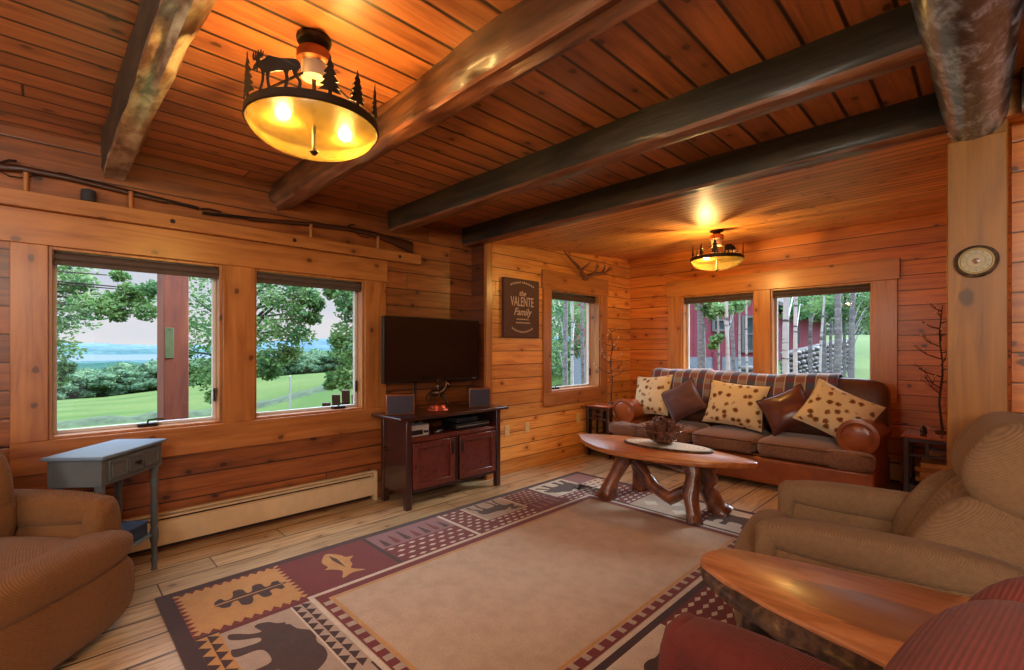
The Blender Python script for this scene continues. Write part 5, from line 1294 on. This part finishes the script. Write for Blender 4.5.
def slab_top(parent, poly, z0, z1, mat, name='slab_top', rim=.012, segs=6, amp=.008, flare=None):
    """closed outline (world minus parent location), rounded natural edge"""
    out = []
    n = len(poly)
    for i in range(n):
        p0, p1, p2, p3 = [Vector(poly[(i+k-1) % n]) for k in range(4)]
        for s in range(segs):
            q = s/segs; out.append(.5*((2*p1)+(-p0+p2)*q+(2*p0-5*p1+4*p2-p3)*q*q+(-p0+3*p1-3*p2+p3)*q**3))
    c = sum(out, Vector((0, 0)))/len(out); rings = []
    for (ins, z) in ((-.5, z0), (.1, z0), (.9, z0+(z1-z0)*.3), (1.0, z0+(z1-z0)*.6), (.6, z1-.003), (0, z1)):
        ring = []
        for k, p in enumerate(out):
            d = (p-c).normalized(); q = p+d*rim*(ins-.6)+d*amp*noise.noise(Vector((p.x*9, p.y*9, z*8)))
            if flare: q = q+d*flare(p, (z1-z)/(z1-z0))
            ring.append(Vector((q.x, q.y, z)))
        rings.append(ring)
    b = MB(); b.loft(rings); return b, out
def gnarly(b, pts, r, n=10, jit=.25): 
    P_ = []; RR_ = []
    for i in range(len(pts)-1):
        for s in range(4):
            f = s/4; P_.append(Vector(pts[i]).lerp(Vector(pts[i+1]), f)); RR_.append(r[i]*(1-f)+r[i+1]*f)
    P_.append(Vector(pts[-1])); RR_.append(r[-1])
    b.tube(P_, RR_, n, jit)
ct = thing('coffee_table', 'surfboard shaped log coffee table on gnarled legs in front of the sofa', 'table', (-2.13, 3.90, 0))
poly = [(-.86, .08), (-.62, .24), (-.25, .335), (.15, .32), (.55, .21), (.86, .07), (.74, -.10), (.5, -.26), (.1, -.37), (-.3, -.36), (-.62, -.20), (-.80, -.03)]
b, _ = slab_top(ct, poly, .462, .505, M['slab']); b.build('slab_top', M['slab'], ct, smooth=50)
def leg(pts, r, jit=.25):
    b = MB(); gnarly(b, pts, [q*1.22 for q in r], 10, jit*1.3); b.build('leg', M['root'], ct, smooth=80)
leg([(-.36, -.24, .002), (-.34, -.22, .05), (-.30, -.18, .2), (-.24, -.12, .35), (-.22, -.08, .47)], [.085, .06, .05, .06, .08])
leg([(-.28, .26, .002), (-.27, .24, .05), (-.25, .18, .2), (-.22, .1, .35), (-.2, .06, .47)], [.075, .06, .045, .055, .07])
leg([(.50, -.25, .002), (.48, -.23, .05), (.44, -.20, .2), (.44, -.14, .35), (.40, -.1, .47)], [.055, .05, .05, .055, .07])
leg([(.55, .14, .002), (.52, .12, .05), (.45, .08, .22), (.46, .06, .35), (.42, .04, .47)], [.085, .065, .055, .065, .08])
b = MB(); gnarly(b, [(-.2, -.04, .40), (-.05, -.08, .30), (.08, -.12, .18), (.24, -.14, .13), (.38, -.12, .22), (.43, -.06, .36)], [.05, .045, .05, .055, .05, .05]); b.build('curved_stretcher', M['root'], ct, smooth=80)
b = MB(); gnarly(b, [(-.24, 0, .36), (.0, .02, .40), (.25, .02, .38), (.42, 0, .36)], [.05, .045, .045, .05]); b.build('cross_brace', M['root'], ct, smooth=80)
# oval wood slice with bark rim, wire basket with pine cones
def slice_mat():
    m = NT('pale_wood_slice'); v = m.coord('O'); S = m.sep(v)
    d = m.math('SQRT', m.math('ADD', m.math('POWER', S[0], 2), m.math('POWER', m.math('MULTIPLY', S[1], 2.1), 2))); n = m.noise(v, 6, 3)
    w = m.math('SINE', m.math('ADD', m.math('MULTIPLY', d, 150), m.math('MULTIPLY', n, 10)))
    return m.pbr(m.mix(m.step(w, -.8, 1), rgb(186, 166, 140), rgb(214, 200, 178)), .45, coat=.3)
t = thing('wood_slice_tray', 'pale oval wood slice with bark rim on the coffee table', 'tray', (-2.05, 4.0, .506), R(6))
oval = [(.41*math.cos(a), .175*math.sin(a)) for a in [2*math.pi*k/24 for k in range(24)]]
b = MB(); rings = [[Vector((x*s_, y*s_, z)) for x, y in oval] for s_, z in ((.9, 0), (1, .004), (1.0, .014), (.965, .018))]; b.loft(rings, caps=True); b.build('bark_rim', M['bark'], t)
b = MB(); b.loft([[Vector((x*.95, y*.93, z)) for x, y in oval] for z in (.012, .0195)]); b.build('slice_face', slice_mat(), t, smooth=30)
t = thing('wire_basket', 'rusty wire basket heaped with pine cones on the wood slice', 'basket', (-2.10, 4.03, .526)); t.scale = (.95, .95, 1.1)
M['rustwire'] = plain('rusty_wire', rgb(128, 84, 60), .5, .4)
b = MB()
for k in range(16):
    a = 2*math.pi*k/16; a2 = a+.35
    b.tube([(.05*math.cos(a), .05*math.sin(a), .006), (.12*math.cos(a), .12*math.sin(a), .03), (.165*math.cos(a2), .165*math.sin(a2), .10), (.19*math.cos(a2), .19*math.sin(a2), .15), (.225*math.cos(a2), .225*math.sin(a2), .165)], .0035, 5)
b.build('wire_ribs', M['rustwire'], t)
for r_, z in ((.05, .006), (.125, .035), (.17, .11)):
    b = MB(); b.tube([(r_*math.cos(2*math.pi*k/24), r_*math.sin(2*math.pi*k/24), z) for k in range(25)], .004, 5); b.build('wire_ring', M['rustwire'], t)
M['conem'] = plain('pine_cone_scales', rgb(112, 70, 54), .7, var=.4, scale=40)
def cone(loc, rx, rz, s, lab):
    c = thing('pine_cone', lab, 'pine cone', loc, 0, 'pine cones heaped in the wire basket'); c.rotation_euler = (rx, 0, rz)
    b = MB(); b.lathe([(.002, -.045*s), (.02*s, -.03*s), (.026*s, -.005*s), (.018*s, .03*s), (.004*s, .05*s)], 8)
    for k in range(46):
        a = k*2.4; z = (-.042+.088*k/46)*s; r_ = (.034-.02*abs(k/46-.35)*1.3)*s; d = Vector((math.cos(a), math.sin(a), 0)); p = Vector((0, 0, z)); n_ = Vector((-d.y, d.x, 0))
        b.add([p+d*r_*.3-n_*.007*s, p+d*r_*.3+n_*.007*s, p+d*r_+Vector((0, 0, .007*s))+n_*.008*s, p+d*r_*1.12+Vector((0, 0, .010*s)), p+d*r_+Vector((0, 0, .007*s))-n_*.008*s], [(0, 1, 2, 3, 4)])
    tag(b.build('scales', M['conem'], c, smooth=0))
    return c
r = random.Random(4); first = None
for k in range(19):
    lay = 0 if k < 6 else (1 if k < 14 else 2); a = k*2.39; rr = [.055, .11, .055][lay]; z = [.05, .115, .175][lay]
    loc = (-2.10+rr*math.cos(a), 4.03+rr*math.sin(a), .526+z)
    lab = 'brown pine cone heaped in the wire basket on the coffee table'
    if first is None: first = cone(loc, r.uniform(-1, 1), r.uniform(0, 6), 1.35, lab)
    else: o = copy_tree(first); o.location = loc; o.rotation_euler = (r.uniform(-1.2, 1.2), r.uniform(-.5, .5), r.uniform(0, 6))
# live edge slab side table
st = thing('slab_table', 'polished live edge slab table on a twisted root between the two near recliners', 'table', (-.25, 1.78, 0))
poly = [(-.53, .04), (-.485, .155), (-.38, .195), (-.22, .235), (.0, .28), (.22, .325), (.46, .35), (.55, .1), (.5, -.2), (.42, -.34), (.2, -.30), (-.02, -.235), (-.22, -.185), (-.38, -.115), (-.49, -.05)]
def fl(p, d): return .05*d*(.15+.85*min(1, max(0, (p.x+.5)/.2)))*(1 if p.y < .02 else .1)*(1+.5*noise.noise(Vector((p.x*12, p.y*12, 1))))
b, out = slab_top(st, poly, .575, .60, M['slab_heart'], rim=.006, amp=.004); b.build('slab_top', M['slab_heart'], st, smooth=50)
b, _ = slab_top(st, [(x*1.0, y) for x, y in poly], .54, .588, M['bark'], rim=.012, amp=.02, flare=fl, segs=10); b.build('bark_edge', M['bark'], st, smooth=80)
def root(pts, r, jit=.45):
    b = MB(); gnarly(b, pts, r, 12, jit); b.build('root_leg', M['bark'], st, smooth=80)
root([(-.42, -.04, .002), (-.40, -.03, .12), (-.34, .0, .3), (-.30, .02, .53)], [.07, .05, .045, .06])
root([(-.30, .16, .002), (-.28, .14, .2), (-.22, .1, .4), (-.2, .06, .53)], [.05, .045, .045, .06])
root([(-.22, -.16, .002), (-.20, -.17, .15), (-.12, -.12, .32), (-.05, -.04, .53)], [.09, .07, .075, .10])
root([(.02, -.24, .002), (-.04, -.20, .2), (-.10, -.10, .36), (-.02, -.02, .53)], [.06, .055, .07, .09])
root([(.22, -.14, .002), (.18, -.12, .2), (.08, -.06, .4), (.04, .0, .53)], [.09, .08, .09, .12])
root([(.3, .2, .002), (.26, .16, .2), (.16, .08, .4), (.1, .04, .53)], [.08, .07, .07, .1])
b = MB(); gnarly(b, [(-.36, -.02, .26), (-.2, -.1, .22), (.0, -.14, .3), (.18, -.08, .38)], [.05, .05, .055, .06], 12, .45); b.build('root_brace', M['bark'], st, smooth=80)

# ------------------------------------------------------------ end tables beside the sofa, twig trees
M['mission'] = wood('dark_oak', rgb(76, 44, 32), rgb(46, 26, 22), 0, 'Y', 'X', knots=0, coat=.4, rough=.35, coord='O', gs=1.5)
M['mission_top'] = wood('red_brown_table_top', rgb(176, 88, 46), rgb(130, 60, 32), 0, 'Y', 'X', knots=0, coat=.7, rough=.25, coord='O', gs=1.5)
def end_table(label, x, y, w, d, h):
    t = thing('end_table', label, 'table', (x, y, 0))
    b = MB(); b.box(-w/2-.015, w/2+.015, -d/2-.015, d/2+.015, h-.022, h); b.build('table_top', M['mission_top'], t, bevel=.005)
    for sx in (-1, 1):
        for sy in (-1, 1):
            b = MB(); b.box(sx*(w/2-.02)-.02, sx*(w/2-.02)+.02, sy*(d/2-.02)-.02, sy*(d/2-.02)+.02, 0, h-.022); b.build('leg', M['mission'], t, bevel=.004)
    for z in (h-.06, .12):
        b = MB()
        for sy in (-1, 1): b.box(-w/2+.04, w/2-.04, sy*(d/2-.02)-.01, sy*(d/2-.02)+.01, z, z+.035)
        for sx in (-1, 1): b.box(sx*(w/2-.02)-.01, sx*(w/2-.02)+.01, -d/2+.04, d/2-.04, z, z+.035)
        b.build('rail', M['mission'], t, bevel=.002)
    b = MB()
    b.box(-w/2+.03, w/2-.03, -d/2+.03, d/2-.03, .12, .138); b.build('lower_shelf', M['mission'], t, bevel=.002)
    for sy in (-1, 1):
        b = MB(); y0 = sy*(d/2-.02); zc = h-.15
        b.box(-w/2+.04, w/2-.04, y0-.008, y0+.008, h-.185, h-.165)
        for k in range(2): xx = (-.5+k)*(w*.34); b.box(xx-.012, xx+.012, y0-.008, y0+.008, h-.165, h-.06)
        b.box(-.05, .05, y0-.009, y0+.009, h-.13, h-.11); b.build('fretwork', M['mission'], t, bevel=.002)
    for sx in (-1, 1):
        for k in range(3):
            b = MB(); yy = (-.5+k*.5)*(d-.16); b.box(sx*(w/2-.02)-.006, sx*(w/2-.02)+.006, yy-.02, yy+.02, .155, h-.06); b.build('side_slat', M['mission'], t, bevel=.002)
    return t
end_table('small dark end table in the corner left of the sofa', -3.535, 5.27, .36, .46, .66)
end_table('dark end table with fretwork right of the sofa, holding books', -.30, 5.86, .50, .50, .60)
M['page'] = plain('buff_book_cloth', rgb(196, 144, 84), .8, var=.1)
M['pages'] = plain('book_pages', rgb(214, 196, 160), .9)
M['spine2'] = plain('ochre_book_cloth', rgb(172, 118, 62), .8)
z = .139
for k, (h, w, lab, cm) in enumerate(((.045, .30, 'bottom dark book of the stack under the right end table', 'mission'), (.042, .31, 'second book from the bottom under the right end table', 'spine2'), (.045, .30, 'middle buff book of the stack under the right end table', 'page'), (.04, .32, 'fourth book from the bottom under the right end table', 'spine2'), (.045, .29, 'topmost buff book of the stack under the right end table', 'page'))):
    t = thing('book', lab, 'book', (-.30+(-1)**k*.006, 5.85, z), R((-1)**k*2.0), 'books stacked under the right end table')
    b = MB(); b.box(-w/2, w/2, -.19, .19, 0, .004); b.box(-w/2, w/2, -.19, .19, h-.004, h); b.box(-w/2, w/2, -.19, -.186, .004, h-.004); b.build('cover', M[cm], t, bevel=.002)
    b = MB(); b.box(-w/2+.006, w/2-.006, -.186, .182, .004, h-.004); b.build('page_block', M['pages'], t)
    z += h+.001
t = thing('woven_basket', 'dark low basket under the small end table left of the sofa', 'basket', (-3.535, 5.27, .139))
b = MB(); b.lathe([(.09, 0), (.12, .02), (.135, .09), (.125, .13), (.118, .13), (.127, .09), (.11, .025), (.01, .012)], 24); b.build('weave', M['bark'], t)
b = MB(); b.lathe([(.12, .125), (.133, .13), (.12, .14)], 24); b.build('rim', M['bark'], t)
M['twig'] = plain('dark_twig_bark', rgb(72, 46, 34), .8, var=.3); M['tinybulb'] = plain('frosted_tiny_bulb', rgb(232, 206, 160), .3)
def twig_tree(label, loc, H, seed, spread, split=.30, toward=None):
    t = thing('twig_tree', label, 'decorative tree', loc); r = random.Random(seed)
    b = MB(); b.lathe([(.035, 0), (.045, .004), (.04, .018), (.012, .026)], 16); b.build('base', M['twig'], t)
    b = MB(); pts = [Vector((.012*math.sin(k*1.3+seed), .012*math.cos(k*1.9), .02+(H-.02)*k/9)) for k in range(10)]
    b.tube(pts, [.011-.0008*k for k in range(10)], 7, .2); b.build('stem', M['twig'], t)
    tips = []
    for k in range(15):
        f = split+(1-split)*k/15; p = Vector((0, 0, H*f)); a = k*2.4+seed; L = spread*(1.1-.65*(f-split)/(1-split))*r.uniform(.7, 1.1)
        d = Vector((math.cos(a), math.sin(a)*.75, 0)); q1 = p+d*L*.5+Vector((0, 0, L*.16)); q2 = p+d*L+Vector((0, 0, L*.55))
        b = MB(); b.tube([p, q1, q2], [.006, .004, .0018], 5); tips.append(q2)
        for s in (-1, 1):
            e2 = q1+(Matrix.Rotation(s*.7, 3, 'Z') @ d)*L*.34+Vector((0, 0, L*.22)); b.tube([q1, e2], [.003, .0014], 5); tips.append(e2)
        e3 = q2+Vector((d.y, -d.x, .6))*L*.18; b.tube([q1.lerp(q2, .6), e3], [.0025, .0012], 5); tips.append(e3)
        b.build('twig', M['twig'], t)
    for q in tips[::2]:
        b = MB(); b.soft(q, (.0055, .0055, .0085), 2, 3); b.build('tiny_bulb', M['tinybulb'], t)
    return t
twig_tree('tall bare twig tree on the end table right of the sofa', (-.31, 5.98, .601), 1.2, 2, .30)
twig_tree('bare twig tree on the small end table left of the sofa', (-3.52, 5.34, .661), 1.0, 5, .24)
t = thing('pine_cone_ornament', 'small dark pine ornament beside the twig tree stem', 'ornament', (-.42, 5.78, .601))
b = MB(); b.lathe([(.012, 0), (.03, .01), (.022, .03), (.03, .034), (.016, .055), (.02, .06), (.002, .085)], 10); b.build('tiers', M['black'], t)
b = MB(); b.lathe([(.02, 0), (.02, .006)], 10); b.build('foot', M['twig'], t)

# round barometer plaque on the post
t = thing('wood_slice_clock', 'round dial set in a dark bark edged wood slice on the pine post', 'dial', (-.042, YJ-.0025, 1.837))
ring = [(.082*math.cos(a)*(1+.03*math.sin(3*a)), .082*math.sin(a)*(1+.03*math.cos(2*a))) for a in [2*math.pi*k/32 for k in range(32)]]
b = MB(); b.loft([[Vector((x*s_, -y_, z*s_)) for x, z in ring] for s_, y_ in ((.96, 0), (1, .006), (1, .02), (.93, .026))]); b.build('slice', M['bark'], t, smooth=60)
M['brass'] = plain('brass_bezel', rgb(186, 164, 118), .35, .0); M['dial'] = plain('dial_face', rgb(176, 160, 124), .35, var=.08, coat=.6)
b = MB(); b.lathe([(.062, -.024), (.066, -.034), (.060, -.036), (.056, -.030)], 36, ax='y'); b.build('bezel', M['brass'], t)
b = MB(); b.lathe([(.001, -.031), (.061, -.031), (.062, -.024)], 36, ax='y'); b.build('dial_face', M['dial'], t)
b = MB(); b.tube([(.035*math.cos(2*math.pi*k/30), -.032, .035*math.sin(2*math.pi*k/30)) for k in range(31)], .0015, 6); b.build('inner_ring', M['brass'], t)
b = MB(); b.lathe([(.001, -.035), (.012, -.034), (.014, -.031)], 20, ax='y'); b.build('hub', M['spk_wood'], t)
for k in range(12):
    a = 2*math.pi*k/12; b = MB(); d = Vector((math.cos(a), 0, math.sin(a))); n_ = Vector((-d.z, 0, d.x))*.0012
    y_ = Vector((0, -.0325, 0)); b.add([d*.044-n_+y_, d*.052-n_+y_, d*.052+n_+y_, d*.044+n_+y_], [(0, 1, 2, 3)]); b.build('tick_mark', M['black'], t, smooth=0)
